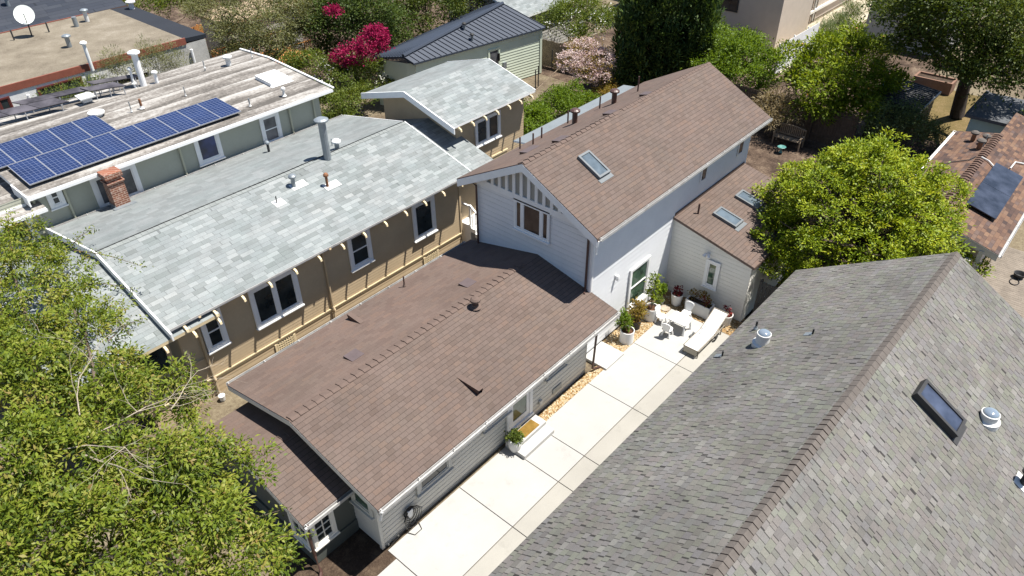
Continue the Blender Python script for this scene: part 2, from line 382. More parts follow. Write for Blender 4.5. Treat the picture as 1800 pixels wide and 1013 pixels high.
def window(parent, Og, u, n, wd, ht, style='dh', frame='white_trim', glass='glass', cas=0.10, proud=0.05, sill=True, label=None, bars=None, name='window', sash_w=0.045):
    """Og is the lower left corner of the glass opening on the wall face, u along the wall, n out of it"""
    Og, u, n = (np.array(t, float) for t in (Og, u, n)); Z = np.array([0, 0, 1.0])
    f = MB()
    P = lambda s, z, d=0.0: Og+u*s+Z*z+n*d
    back = 0.004
    f.frame_box(P(-cas, -0.0, back), u*cas, Z*(ht+cas), n*proud); f.frame_box(P(wd, 0, back), u*cas, Z*(ht+cas), n*proud)
    f.frame_box(P(0, ht, back), u*wd, Z*cas, n*proud); f.frame_box(P(0, -cas*0.0-cas*0.8, back), u*wd, Z*cas*0.8, n*proud)
    f.frame_box(P(-cas, -cas*0.8, back), u*cas, Z*cas*0.8, n*(proud-0.003)); f.frame_box(P(wd, -cas*0.8, back), u*cas, Z*cas*0.8, n*(proud-0.003))
    fo = f.build(name, M[frame], parent)
    if label: fo['label'] = label
    if sill:
        s = MB(); s.frame_box(P(-cas-0.03, -cas*0.8-0.045, back), u*(wd+2*cas+0.06), Z*0.045, n*(proud+0.05)); s.build('sill', M[frame], fo)
    sw = sash_w; s = MB(); d0 = 0.006; d1 = proud-0.022
    units = {'dh': [(0, wd)], 'fix': [(0, wd)], 'pair': [(0, wd/2-0.05), (wd/2+0.05, wd)], 'triple': [(0, wd*0.16), (wd*0.16+0.10, wd*0.84-0.10), (wd*0.84, wd)], 'slide': [(0, wd/2), (wd/2, wd)]}[style]
    for (a, b) in units:
        s.frame_box(P(a, 0, d0), u*sw, Z*ht, n*d1); s.frame_box(P(b-sw, 0, d0), u*sw, Z*ht, n*d1)
        s.frame_box(P(a+sw, 0, d0), u*(b-a-2*sw), Z*sw, n*(d1-0.002)); s.frame_box(P(a+sw, ht-sw, d0), u*(b-a-2*sw), Z*sw, n*(d1-0.002))
        if style == 'dh': s.frame_box(P(a+sw, ht*0.5-0.02, d0), u*(b-a-2*sw), Z*0.04, n*(d1-0.002))
        if bars:
            nx, nz = bars
            for i in range(1, nx): s.frame_box(P(a+sw+(b-a-2*sw)*i/nx-0.014, sw, d0), u*0.028, Z*(ht-2*sw), n*(d1-0.006))
            for i in range(1, nz): s.frame_box(P(a+sw, sw+(ht-2*sw)*i/nz-0.014, d0), u*(b-a-2*sw), Z*0.028, n*(d1-0.009))
    for (a, b) in zip(units[:-1], units[1:]):
        if b[0]-a[1] > 0.02: s.frame_box(P(a[1], 0, d0), u*(b[0]-a[1]), Z*ht, n*(proud-0.012))
    s.build('sash', M[frame], fo)
    g = MB(); g.face([P(0, 0, 0.016), P(wd, 0, 0.016), P(wd, ht, 0.016), P(0, ht, 0.016)][:: (1 if np.dot(np.cross(u, Z), n) > 0 else -1)]); g.build('pane', M[glass], fo)
    return fo
def pipe(parent, base, h, r, mat, cap=None, flash=None, name='vent_pipe', down=0.25, lean=(0, 0)):
    mb = MB(); b = np.array(base, float); mats = [M[mat], M[flash or mat], M[cap or mat]]
    top = b+np.array([lean[0], lean[1], h])
    mb.tube([b-np.array([0, 0, down]), top], r, 12, 0)
    if flash: mb.lathe([(r*2.2, 0.05), (r*1.3, 0.10), (r*1.05, 0.16)], b-np.array([0, 0, 0.02]), 14, 1)
    if cap: mb.lathe([(r*1.05, -0.02), (r*1.9, 0.0), (r*1.9, 0.06), (r*1.2, 0.11), (0.001, 0.13)], top, 14, 2)
    o = mb.build(name, mats, parent, smooth=False); return o
def skylight(parent, P, ud, vd, nd, wd, ln, h=0.12, frame='sky_frame', glass='sky_glass', curb=None):
    """P = lower left corner on the roof, ud along the eave, vd up the slope, nd out of the roof"""
    P, ud, vd, nd = (np.array(t, float) for t in (P, ud, vd, nd)); mb = MB(); b = 0.075
    Q = lambda s, t, d: P+ud*s+vd*t+nd*d
    mb.frame_box(Q(0, 0, -0.05), ud*b, vd*ln, nd*(h+0.05)); mb.frame_box(Q(wd-b, 0, -0.05), ud*b, vd*ln, nd*(h+0.05))
    mb.frame_box(Q(b, 0, -0.05), ud*(wd-2*b), vd*b, nd*(h+0.05)); mb.frame_box(Q(b, ln-b, -0.05), ud*(wd-2*b), vd*b, nd*(h+0.05))
    mb.frame_box(Q(-0.05, -0.16, 0.004), ud*(wd+0.1), vd*0.155, nd*0.012)
    fo = mb.build('skylight', M[frame], parent)
    g = MB(); g.frame_box(Q(b, b, 0.0), ud*(wd-2*b), vd*(ln-2*b), nd*(h-0.03)); g.build('pane', M[glass], fo)
    return fo
# ------------------------------------------------------------------ ground and driveway
def sheet(name, x0, x1, y0, y1, z, mat, kind='structure', nx=1, ny=1):
    mb = MB(); mb.face([(x0, y0, z), (x1, y0, z), (x1, y1, z), (x0, y1, z)]); return tag(mb.build(name, M[mat]), kind=kind)
M['yard'] = ground_mat('dry_yard_earth', [(0.0560, 0.0400, 0.0280), (0.1040, 0.0800, 0.0544), (0.1600, 0.1320, 0.0880), (0.2080, 0.1760, 0.1200)], 0.35, 9, 0.6, 0.05)
M['litter'] = ground_mat('leaf_litter', [(0.02, 0.014, 0.010), (0.05, 0.034, 0.025), (0.10, 0.07, 0.05), (0.20, 0.155, 0.11)], 0.8, 11, 0.8, 0.05)
M['grass'] = ground_mat('dry_grass', [(0.0675, 0.0527, 0.0210), (0.1200, 0.0899, 0.0350), (0.1950, 0.1364, 0.0700)], 0.6, 14, 0.8, 0.06)
M['dirt_path'] = ground_mat('pale_dirt', [(0.26, 0.22, 0.16), (0.38, 0.33, 0.25), (0.46, 0.41, 0.32)], 0.5, 12, 0.4, 0.03)
sheet('ground', -60, 260, -120, 220, -0.06, 'yard')
sheet('yard', 26.9, 46, 4, 15.5, -0.045, 'litter')
sheet('garden_soil', 20, 60, 36, 75, -0.043, 'litter'); sheet('garden_soil', 36, 56, 9.6, 31, -0.047, 'litter')
sheet('lawn', 41.8, 50, 1.5, 8.5, -0.041, 'grass')
# concrete: separate slabs with open joints over a dark bed
def conc(name, base, mot):
    mt, n, b, out = newmat(name); k = NB(n); co = k.objco()
    f = k.noise(co, 0.45, 6, 0.6); f2 = k.noise(co, 35, 3, 0.7); f3 = k.noise(co, 1.7, 5, 0.75)
    c = k.ramp(f, [(0.3, tuple(q*(1-mot) for q in base)), (0.65, base)])
    c = k.mix(1.0, c, k.ramp(f2, [(0.3, (0.94,)*3), (0.7, (1.03,)*3)]), 'MULTIPLY')
    c = k.mix(k.math('MULTIPLY', k.ramp(f3, [(0.57, (0, 0, 0)), (0.72, (1, 1, 1))]), 0.55), c, tuple(q*0.70 for q in base))
    k.lk(c, b.inputs['Base Color']); b.inputs['Roughness'].default_value = 0.85; b.inputs['Specular IOR Level'].default_value = 0.25
    k.lk(k.bump(f2, 0.12, 0.01), b.inputs['Normal']); return mt
M['concrete'] = conc('pale_concrete', (0.365, 0.358, 0.342), 0.13)
M['concrete_old'] = conc('older_concrete_strip', (0.315, 0.302, 0.272), 0.14)
M['step_white'] = conc('white_step_concrete', (0.42, 0.415, 0.40), 0.06)
M['bed'] = paint('joint_bed', (0.10, 0.08, 0.06), 0.95, 0.2, 8, 0.1)
XJ = [-6.0, 1.1, 3.7, 6.35, 9.05, 11.05, 12.30, 14.88, 17.58, 20.15]
mb = MB(); g_ = 0.011
for a, b in zip(XJ[:-1], XJ[1:]):
    yb = 9.99 if b < 11.2 else 9.72
    if b <= 6.4: yb = 9.64
    mb.box(a+g_, b-g_, 7.98+g_, yb, -0.12, 0.0, 0)
    if abs(a-9.05) < 0.01 or abs(a-11.05) < 0.01: pass
    mb.box(a+g_, b-g_, 6.2, 7.98-g_, -0.12, -0.002, 1)
dw = mb.build('driveway', [M['concrete'], M['concrete_old']], bevel=0.006); tag(dw, kind='structure')
sheet('driveway_bed', -6, 20.2, 6.2, 10.0, -0.035, 'bed')
sheet('soil_bed', 4.2, 6.36, 9.65, 13, -0.02, 'soil')
# gravel strip: pebbles as one ground-cover mesh
M['pebble_bed'] = ground_mat('gravel_base', [(0.1425, 0.0786, 0.0330), (0.2707, 0.1716, 0.0792), (0.3919, 0.2860, 0.1584)], 3, 30, 0.8, 0.03)
mb = MB(); mb.box(12.42, 15.72, 9.73, 10.03, -0.1, -0.012); mb.box(16.86, 20.16, 9.73, 10.6, -0.1, -0.012); mb.box(20.16, 21.1, 6.2, 10.6, -0.1, -0.012)
tag(mb.build('gravel_bed', M['pebble_bed']), kind='structure')
def pebbles(areas, name):
    V = []; F = []; R = []
    oc = np.array([(1, 0, 0), (0, 1, 0), (-1, 0, 0), (0, -1, 0), (0, 0, 0.8), (0, 0, -0.6)])
    of = [(0, 1, 4), (1, 2, 4), (2, 3, 4), (3, 0, 4), (1, 0, 5), (2, 1, 5), (3, 2, 5), (0, 3, 5)]
    for (x0, x1, y0, y1, n) in areas:
        for i in range(n):
            s = rng.uniform(0.018, 0.038); a = rng.uniform(0, 6.28); c, d = math.cos(a), math.sin(a)
            q = oc*np.array([s*1.3, s, s*0.8]); q = q@np.array([[c, -d, 0], [d, c, 0], [0, 0, 1]]) + (rng.uniform(x0, x1), rng.uniform(y0, y1), rng.uniform(-0.008, 0.012))
            b = len(V); V += q.tolist(); F += [tuple(t+b for t in f) for f in of]; R += [rng.random()]*8
    me = bpy.data.meshes.new(name); me.from_pydata(V, [], F); at = me.attributes.new('rnd', 'FLOAT', 'FACE'); at.data.foreach_set('value', np.array(R, np.float32))
    me.materials.append(M['pebble']); o = bpy.data.objects.new(name, me); C.objects.link(o); return tag(o, 'tan pebble gravel along the white house wall', 'gravel', kind='stuff')
M['pebble'] = leafmat('tan_pebbles', [(0.1642, 0.0897, 0.0374), (0.3146, 0.2001, 0.0874), (0.3967, 0.2898, 0.1560), (0.4378, 0.3588, 0.2309), (0.4925, 0.4554, 0.3494)], 0.0, 0.8, 0.2)
pebbles([(12.42, 15.72, 9.73, 10.02, 1500), (16.9, 20.16, 9.73, 10.58, 3300), (20.16, 21.08, 7.0, 10.58, 700)], 'gravel')

# ------------------------------------------------------------------ main house with brown shingle roof
def rz(y, ye, ze, ym, zr, dn=0.115): return ze+(abs(y-ye))*(zr-ze)/abs(ym-ye)-dn
M['pale_metal'] = paint('pale_metal_roofing', (0.17, 0.19, 0.20), 0.5, 0.08, 1.5)
H1 = thing('white_house', 'white clapboard house with brown shingle roofs and a taller rear block beside the driveway', 'house', (15, 12.8, 0))
WR, WL, X0, XU, X2 = 10.12, 15.6, 6.30, 15.95, 26.65       # lower right/left wall, front, upper front, upper back
YE, YLE, YM, ZE, ZR = 9.52, 16.02, 12.84, 2.49, 3.24
WU, WUL = 10.63, 15.56
UE, UEL, UM, UZE, UZR, UX0, UX1 = 10.22, 16.12, 13.20, 5.12, 6.66, 15.55, 27.25
RX0, RX1 = 5.98, 15.97
TL = rz(WR, YE, ZE, YM, ZR); TLL = rz(WL, YLE, ZE, YM, ZR)
b1 = MB()     # lower walls
siding(b1, (X0, WR, 0), (1, 0, 0), (0, -1, 0), [(0, 0.12), (XU-X0-0.75, 0.12), (XU-X0-0.75, TL), (0, TL)], 0.175, 0.0, groove=0.022)
siding(b1, (X0, WR, 0), (0, 1, 0), (-1, 0, 0), [(0, 0.12), (WL-WR, 0.12), (WL-WR, TLL), (YM-WR, ZR-0.115), (0, TL)], 0.142)
siding(b1, (X0, WL, 0), (1, 0, 0), (0, 1, 0), [(0, 0.12), (XU-X0, 0.12), (XU-X0, TLL), (0, TLL)], 0.142)
b1.box(X0+0.02, XU-0.75, WR+0.03, WR+0.1, -0.1, 0.13); b1.box(X0+0.03, X0+0.1, WR+0.02, WL, -0.1, 0.13)
b1.frame_box((XU-0.75, WR-0.016, 0.0), (0.03, 0, 0), (0, 0.7, 0), (0, 0, 2.55))
lw = b1.build('wall', M['grey_wall'], H1, off=None); lw['label'] = 'light grey lapped siding of the low front wing'
cb = MB(); cb.box(X0-0.03, X0+0.06, WR-0.03, WR-0.001, 0.02, 2.5); cb.box(X0-0.03, X0-0.001, WR, WR+0.07, 0.02, 2.5); cb.build('corner_board', M['grey_wall'], H1)
TU = rz(WU, UE, UZE, UM, UZR); TUL = rz(WUL, UEL, UZE, UM, UZR)
b2 = MB()     # upper walls
siding(b2, (XU, WU, 0), (1, 0, 0), (0, -1, 0), [(0-0.75, 0.05), (X2-XU, 0.05), (X2-XU, TU), (0, TU), (0, 2.6), (-0.75, 2.4)], 0.20, 0.013)
siding(b2, (XU, WU, 0), (0, 1, 0), (-1, 0, 0), [(0, 2.2), (WUL-WU, 2.2), (WUL-WU, TUL), (UM-WU, UZR-0.115), (0, TU)], 0.19, 0.0, groove=0.008)
siding(b2, (XU, WUL, 0), (1, 0, 0), (0, 1, 0), [(0, 0.0), (X2-XU, 0.0), (X2-XU, TUL), (0, TUL)], 0.158)
siding(b2, (X2, WU, 0), (0, 1, 0), (1, 0, 0), [(0, 0.0), (WUL-WU, 0.0), (WUL-WU, TUL), (UM-WU, UZR-0.115), (0, TU)], 0.158)
uw = b2.build('wall', M['white_wall'], H1); uw['label'] = 'white lapped siding of the taller rear block'
def gable(x0, x1, yr, yl, ym, ze, zr, mats, name='roof', th=0.10, parent=None, label=None, zel=None):
    zel = ze if zel is None else zel
    r = MB(); slope(r, (x0, yr, ze), (x1, yr, ze), (x1, ym, zr), (x0, ym, zr), 0, th, 1); slope(r, (x1, yl, zel), (x0, yl, zel), (x0, ym, zr), (x1, ym, zr), 2 if len(mats) > 2 else 0, th, 1, u0=0.37)
    o = r.build(name, mats, parent)
    if label: o['label'] = label
    return o
rl = gable(RX0, RX1, YE, YLE, YM, ZE, ZR, [M['brown_sh'], M['brown_edge'], M['brown_sh2']], parent=H1, label='low brown shingle roof over the front wing')
ru = gable(UX0, UX1, UE, UEL, UM, UZE, UZR, [M['brown_sh'], M['brown_edge'], M['brown_sh2']], parent=H1, label='high brown shingle roof over the rear block')
def dvec(y0, z0, y1, z1):
    v = np.array([0, y1-y0, z1-z0]); return v/np.linalg.norm(v)
DLl, DLr = dvec(YM, ZR, YLE, ZE), dvec(YM, ZR, YE, ZE)
DUl, DUr = dvec(UM, UZR, UEL, UZE), dvec(UM, UZR, UE, UZE)
mb = MB(); ridge_caps(mb, (RX0+0.05, YM, ZR), (RX1-0.6, YM, ZR), 0.20, 0.10, DLl, DLr, 0.262, 0.022, 0, 2); mb.build('ridge_cap', [M['brown_cap'], M['brown_edge']], rl)
mb = MB(); ridge_caps(mb, (UX0+0.03, UM, UZR), (UX0+5.4, UM, UZR), 0.22, 0.10, DUl, DUr, 0.27, 0.022, 0, 2); mb.build('ridge_cap', [M['brown_cap'], M['brown_edge']], ru); mb = MB(); ridge_caps(mb, (UX0+5.45, UM, UZR), (UX1, UM, UZR), 0.12, 0.10, DUl, DUr, 0.24, 0.006, 0, 1); mb.build('ridge_cap', [M['brown_cap'], M['brown_edge']], ru)
# barge boards
def barge(parent, x, yr, ym, yl, ze, zr, mat, hgt=0.2, th=0.04, drop=0.03, dx=-1, over=0.0, zel=None):
    for y0 in (yr, yl):
        mb = MB(); a = np.array([x, y0, (ze if y0 == yr or zel is None else zel)-drop]); b = np.array([x, ym, zr-drop])
        a = a+(a-b)*over
        mb.frame_box(a, b-a, (dx*th, 0, 0), (0, 0, -hgt)); mb.build('barge_board', M[mat], parent)
barge(H1, RX0+0.03, YE+0.01, YM, YLE-0.01, ZE, ZR, 'grey_wall', 0.17)
barge(H1, UX0+0.03, UE+0.01, UM, UEL-0.01, UZE, UZR, 'white_trim', 0.27)
barge(H1, UX1-0.03, UE+0.01, UM, UEL-0.01, UZE, UZR, 'white_trim', 0.2, dx=1)
def gutter(parent, x0, x1, y, z, out=-1, mat='gutter', wd=0.11, h=0.10):
    mb = MB(); yo = y+out*wd
    mb.box(x0, x1, min(y, y+out*0.012), max(y, y+out*0.012), z-h, z-0.01); mb.box(x0, x1, min(yo, yo-out*0.012), max(yo, yo-out*0.012), z-h, z)
    mb.box(x0, x1, min(y+out*0.012, yo-out*0.012), max(y+out*0.012, yo-out*0.012), z-h, z-h+0.012)
    n = int((x1-x0)/1.2)
    for i in range(n+1):
        x = x0+0.05+(x1-x0-0.1)*i/max(n, 1); mb.box(x-0.012, x+0.012, min(y, yo), max(y, yo), z+0.001, z+0.008)
    return mb.build('gutter', M[mat], parent)
gutter(H1, RX0+0.02, RX1, YE, ZE-0.015); gutter(H1, UX0+0.1, UX1, UE, UZE-0.015, wd=0.09)
gutter(H1, RX0+0.02, RX1-0.2, YLE, ZE-0.015, 1)
# soffit fascia end returns (white blocks under the eave corners)
mb = MB(); mb.frame_box((RX0+0.02, YE-0.12, ZE-0.03), (0.05, 0, 0), (0, 0.05, 0), (0, 0.12, -0.42)); mb.build('eave_bracket', M['white_trim'], H1)
mb = MB(); mb.frame_box((UX0+0.03, UE-0.02, UZE-0.1), (0.05, 0, 0), (0, 0.05, 0), (0, 0.05, -0.5)); mb.build('eave_bracket', M['white_trim'], H1)
# gable screen: band, backing panel, battens
zb = 5.02
mb = MB(); mb.frame_box((XU-0.02, WU-0.15, zb), (-0.05, 0, 0), (0, WUL-WU+0.35, 0), (0, 0, 0.22)); mb.build('gable_band', M['white_trim'], H1)
gt = lambda y: (UZR-0.28-(abs(y-UM))*(UZR-UZE)/(UM-UE))
mb = MB(); q = [(XU-0.022, UM-2.3, zb+0.22), (XU-0.022, UM+2.3, zb+0.22), (XU-0.022, UM+2.3, gt(UM+2.3)+0.15), (XU-0.022, UM, gt(UM)+0.2), (XU-0.022, UM-2.3, gt(UM-2.3)+0.15)]
mb.face(q[::-1]); mb.build('gable_panel', M['gable_panel'], H1)
for i in range(-7, 8):
    y = UM+i*0.315; zt = gt(y)+0.03
    if zt-zb-0.22 < 0.04: continue
    mb = MB(); mb.frame_box((XU-0.026, y-0.06, zb+0.222), (-0.045, 0, 0), (0, 0.12, 0), (0, 0, zt-zb-0.222)); mb.build('gable_batten', M['white_trim'], H1)
# rake trim directly under the roof along the gable wall
for y0 in (WU-0.1, WUL+0.1):
    mb = MB(); mb.frame_box((XU-0.07, y0, gt(y0)+0.20), (0, UM-y0, gt(UM)-gt(y0)), (-0.03, 0, 0), (0, 0, -0.2)); mb.build('rake_trim', M['white_trim'], H1)
window(H1, (XU-0.016, 13.75, 4.0), (0, -1, 0), (-1, 0, 0), 1.34, 0.98, 'triple', 'white_trim', 'glass_br', 0.09, 0.05, True, sash_w=0.028)
window(H1, (18.42, WU-0.016, 0.66), (1, 0, 0), (0, -1, 0), 1.06, 1.56, 'dh', 'white_trim', 'glass_g', 0.11, 0.06, True)
for (px, py) in ((1237, 300), (1302, 254)):
    q = ay(px, py, WU); window(H1, (q[0]-0.17, WU-0.016, q[2]-0.36), (1, 0, 0), (0, -1, 0), 0.34, 0.72, 'fix', 'white_trim', 'glass', 0.06, 0.03, False)
# corner boards and brown downspouts
mb = MB(); mb.box(XU-0.045, XU-0.017, WU-0.03, WU+0.07, 2.6, 5.2); mb.box(XU-0.017, XU+0.07, WU-0.045, WU-0.017, 2.6, 5.2); mb.build('corner_board', M['white_trim'], H1)
def downspout(parent, pts, mat='brown_metal', r=0.04):
    mb = MB(); mb.tube(pts, r, 6); return mb.build('downspout', M[mat], parent)
downspout(H1, [(XU-0.1, WU+0.12, 5.1), (XU-0.1, WU+0.12, 2.8), (XU-0.25, WU+0.05, 2.76)])
downspout(H1, [(XU-0.25, WUL+0.3, 5.2), (XU-0.10, WUL-0.06, 4.95), (XU-0.1, WUL-0.06, 2.4)])
downspout(H1, [(15.62, 9.56, 2.4), (15.5, 9.93, 2.15), (15.42, 9.95, 0.14), (15.75, 9.86, 0.04)])
# lower wing openings
def lwin(pa, pb, z0, z1, **k):
    a, b = ay(*pa, WR), ay(*pb, WR); return window(H1, (a[0], WR-0.016, z0), (1, 0, 0), (0, -1, 0), b[0]-a[0], z1-z0, **k)
lwin((738, 861), (785, 812), 1.06, 2.2, style='fix', frame='grey_wall', glass='glass', cas=0.13, proud=0.05)
lwin((853, 752), (890, 716), 1.34, 2.2, style='fix', frame='grey_wall', glass='glass', cas=0.12, proud=0.05)
lwin((962, 655), (990, 627), 1.30, 2.2, style='fix', frame='grey_wall', glass='glass', cas=0.10, proud=0.05)
# door with glazed leaf, sill and steps
dr = MB(); dx0, dx1, dz = 11.36, 12.24, 0.40
dr.box(dx0-0.14, dx0, WR-0.075, WR-0.02, 0.3, 2.42); dr.box(dx1, dx1+0.14, WR-0.075, WR-0.02, 0.3, 2.42); dr.box(dx0, dx1, WR-0.074, WR-0.02, 2.30, 2.42); dr.box(dx0-0.16, dx1+0.16, WR-0.11, WR-0.02, 0.30, dz)
df = dr.build('door', M['white_trim'], H1)
mb = MB(); mb.box(dx0, dx0+0.13, WR-0.05, WR-0.02, dz, 2.3); mb.box(dx1-0.13, dx1, WR-0.05, WR-0.02, dz, 2.3); mb.box(dx0+0.13, dx1-0.13, WR-0.049, WR-0.02, dz, dz+0.24); mb.box(dx0+0.13, dx1-0.13, WR-0.049, WR-0.02, 2.16, 2.3); mb.build('door_leaf', M['white_trim'], df)
mb = MB(); mb.face([(dx0+0.13, WR-0.035, dz+0.24), (dx1-0.13, WR-0.035, dz+0.24), (dx1-0.13, WR-0.035, 2.16), (dx0+0.13, WR-0.035, 2.16)]); mb.build('pane', M['glass_g'], df)
mb = MB(); mb.box(11.02, 12.44, 9.22, 9.985, -0.05, 0.15); mb.box(11.02, 12.44, 9.55, 9.984, 0.151, 0.29); mb.build('doorstep', M['step_white'], H1, bevel=0.015)
mb = MB(); mb.box(15.76, 16.84, 9.62, 10.58, -0.05, 0.08); mb.build('doorstep', M['step_white'], H1, bevel=0.02)
mb = MB(); q = ay(978, 690, WR); mb.box(q[0]-0.22, q[0]+0.22, WR-0.035, WR-0.016, 0.3, 0.52); mb.build('foundation_vent', M['galv'], H1)
mb = MB(); q = ay(948, 706, WR); mb.box(q[0]-0.06, q[0]+0.06, WR-0.09, WR-0.016, q[2]-0.1, q[2]+0.08); mb.build('outlet_box', M['grey_wall'], H1)
# wall lamp on upper wall, security light on the extension
mb = MB(); q = ay(1081, 487, WU); mb.box(q[0]-0.05, q[0]+0.05, WU-0.045, WU-0.016, q[2]-0.1, q[2]+0.1); mb.lathe([(0.045, -0.1), (0.06, 0.02), (0.05, 0.1), (0.001, 0.11)], (q[0], WU-0.1, q[2]), 12); mb.build('wall_lamp', M['white_trim'], H1)
# rear extension
XE0, XE1, YX = 21.1, 26.45, 7.42; zt_, zl_ = 3.26, 2.52
mb = MB(); siding(mb, (XE0, YX, 0), (0, 1, 0), (-1, 0, 0), [(0, 0), (WU-YX, 0), (WU-YX, zt_-0.05), (0, zl_-0.05)], 0.16, 0.0, groove=0.007); siding(mb, (XE0, YX, 0), (1, 0, 0), (0, -1, 0), [(0, 0), (XE1-XE0, 0), (XE1-XE0, zl_-0.05), (0, zl_-0.05)], 0.15)
siding(mb, (XE1, YX, 0), (0, 1, 0), (1, 0, 0), [(0, 0), (WU-YX, 0), (WU-YX, zt_-0.05), (0, zl_-0.05)], 0.15)
xw = mb.build('wall', M['cream_wall'], H1); xw['label'] = 'cream lapped siding of the rear extension'
sl_ = (zt_-zl_)/(WU-YX); yo_ = YX-0.12
r = MB(); E0 = (XE0-0.10, yo_, zl_-sl_*0.12); E1 = (XE1+0.1, yo_, zl_-sl_*0.12); slope(r, E0, E1, (XE1+0.1, WU-0.016, zt_), (XE0-0.10, WU-0.016, zt_), 0, 0.10, 1)
rx = r.build('roof', [M['brown_sh'], M['brown_edge']], H1); rx['label'] = 'brown lean-to roof over the rear extension'
mb = MB(); mb.frame_box((XE0, WU-0.018, zt_+0.01), (XE1-XE0, 0, 0), (0, -0.03, 0), (0, 0, 0.10)); mb.build('flashing', M['brown_cap'], rx)
Px = np.array(E0); nx_ = np.array([0, -sl_, 1]); nx_ = nx_/np.linalg.norm(nx_); vx_ = np.array([0, 1, sl_]); vx_ /= np.linalg.norm(vx_)
for (px, py) in ((1292, 403), (1330, 371)):
    q = apl(px, py, Px, nx_); skylight(H1, q, (1, 0, 0), vx_, nx_, 0.62, 1.0, 0.11)
pipe(rx, apl(1227, 376, Px, nx_), 0.42, 0.035, 'brown_metal')
window(H1, (XE0-0.016, ax(1246, 498, XE0)[1]+0.12, ax(1244, 498, XE0)[2]-0.02), (0, -1, 0), (-1, 0, 0), 0.34, 0.95, 'fix', 'white_trim', 'glass_g', 0.11, 0.05, True)
mb = MB(); q = ax(1246, 446, XE0); mb.lathe([(0.07, 0), (0.07, 0.03), (0.001, 0.031)], (q[0]-0.03, q[1], q[2]), 12)
for s in (-1, 1): mb.tube([(q[0]-0.05, q[1], q[2]), (q[0]-0.12, q[1]+0.06*s, q[2]+0.02), (q[0]-0.2, q[1]+0.1*s, q[2]-0.06)], [0.03, 0.05, 0.07], 10)
mb.build('security_light', M['white_plastic'], H1)
# roof furniture: lower roof
PL = np.array([RX0, YM, ZR]); nr = np.cross((1, 0, 0), DLr); nr = nr if nr[2] > 0 else -nr; nl = np.cross((1, 0, 0), DLl); nl = nl if nl[2] > 0 else -nl
PU = np.array([UX0, UM, UZR]); nur = np.cross((1, 0, 0), DUr); nur = nur if nur[2] > 0 else -nur; nul = np.cross((1, 0, 0), DUl); nul = nul if nul[2] > 0 else -nul
def slant_vent(parent, P, dn, nn, wd, ln, h, mat='brown_cap'):
    """low wedge roof vent, open at its lower end: dn points down the slope"""
    P, dn, nn = (np.array(t, float) for t in (P, dn, nn)); u = np.array([1.0, 0, 0]); Q = lambda s, t, d: P+u*s+dn*t+nn*d
    mb = MB(); a = [Q(0, 0, 0.01), Q(wd, 0, 0.01), Q(wd, ln, h), Q(0, ln, h)]
    V = a+[p-nn*0.02 for p in a]; mb.mesh(V, [(0, 1, 2, 3), (7, 6, 5, 4), (0, 4, 5, 1), (1, 5, 6, 2), (2, 6, 7, 3), (3, 7, 4, 0)])
    mb.face([Q(0, 0, 0), Q(0, ln, 0), Q(0, ln, h)], 1); mb.face([Q(wd, 0, 0), Q(wd, ln, h), Q(wd, ln, 0)], 1); mb.face([Q(0, ln*0.9, 0), Q(wd, ln*0.9, 0), Q(wd, ln*0.9, h*0.9), Q(0, ln*0.9, h*0.9)], 1)
    return mb.build('roof_vent', [M[mat], M['brown_metal']], parent)
for (px, py) in ((617, 560), (598, 637), (806, 507)):
    pass
q = apl(636, 568, PL, nl); slant_vent(rl, q+(-0.06, 0, 0), DLl, nl, 0.16, 0.62, 0.2)
for (px, py) in ((640, 623), (838, 496)):
    q = apl(px, py, PL, nl); slant_vent(rl, q+(-0.42, 0, 0), DLl, nl, 0.44, 0.42, 0.07, 'vent_cap')
q = apl(803, 664, PL, nr); slant_vent(rl, q+(0, 0, 0), DLr, nr, 0.17, 0.82, 0.2)
pipe(rl, apl(711, 504, PL, nl), 0.42, 0.025, 'brown_metal', flash='brown_cap')
pipe(rl, apl(836, 541, PL, nr), 0.26, 0.085, 'brown_metal', cap='brown_cap', flash='brown_cap')
# upper roof
q = apl(1053, 316, PU, nur); skylight(H1, q+(-0.02, 0, 0), (1, 0, 0), -DUr, nur, 0.60, 1.02, 0.11)
for (px, py, h, r_) in ((914, 262, 0.45, 0.03), (937, 254, 0.42, 0.03), (952, 243, 0.42, 0.03), (998, 217, 0.5, 0.03), (1054, 191, 0.48, 0.03), (1121, 161, 0.62, 0.03)):
    pipe(ru, apl(px, py, PU, nul), h, r_, 'brown_metal')
for (px, py) in ((1010, 217), (1079, 182)): pipe(ru, apl(px, py, PU, nul), 0.46, 0.10, 'brown_metal', cap='brown_metal')
for (px, py, wd) in ((943, 260, 0.7), (1000, 240, 0.55), (1087, 193, 0.45), (1150, 160, 0.4)):
    q = apl(px, py, PU, nul); slant_vent(ru, q+(-0.5, 0, 0), DUl, nul, wd, 0.34, 0.09, 'vent_cap')
r = MB(); q0_, q1_ = az(905, 247, 5.0), az(1108, 152, 5.0); slope(r, (q0_[0], 16.80, 4.98), (q1_[0], 16.80, 4.98), (q1_[0], 16.13, 5.06), (q0_[0], 16.13, 5.06), 0, 0.07, 1); o = r.build('roof', [M['pale_metal'], M['white_trim']], H1); o['label'] = 'narrow pale metal canopy along the far eave of the rear block'
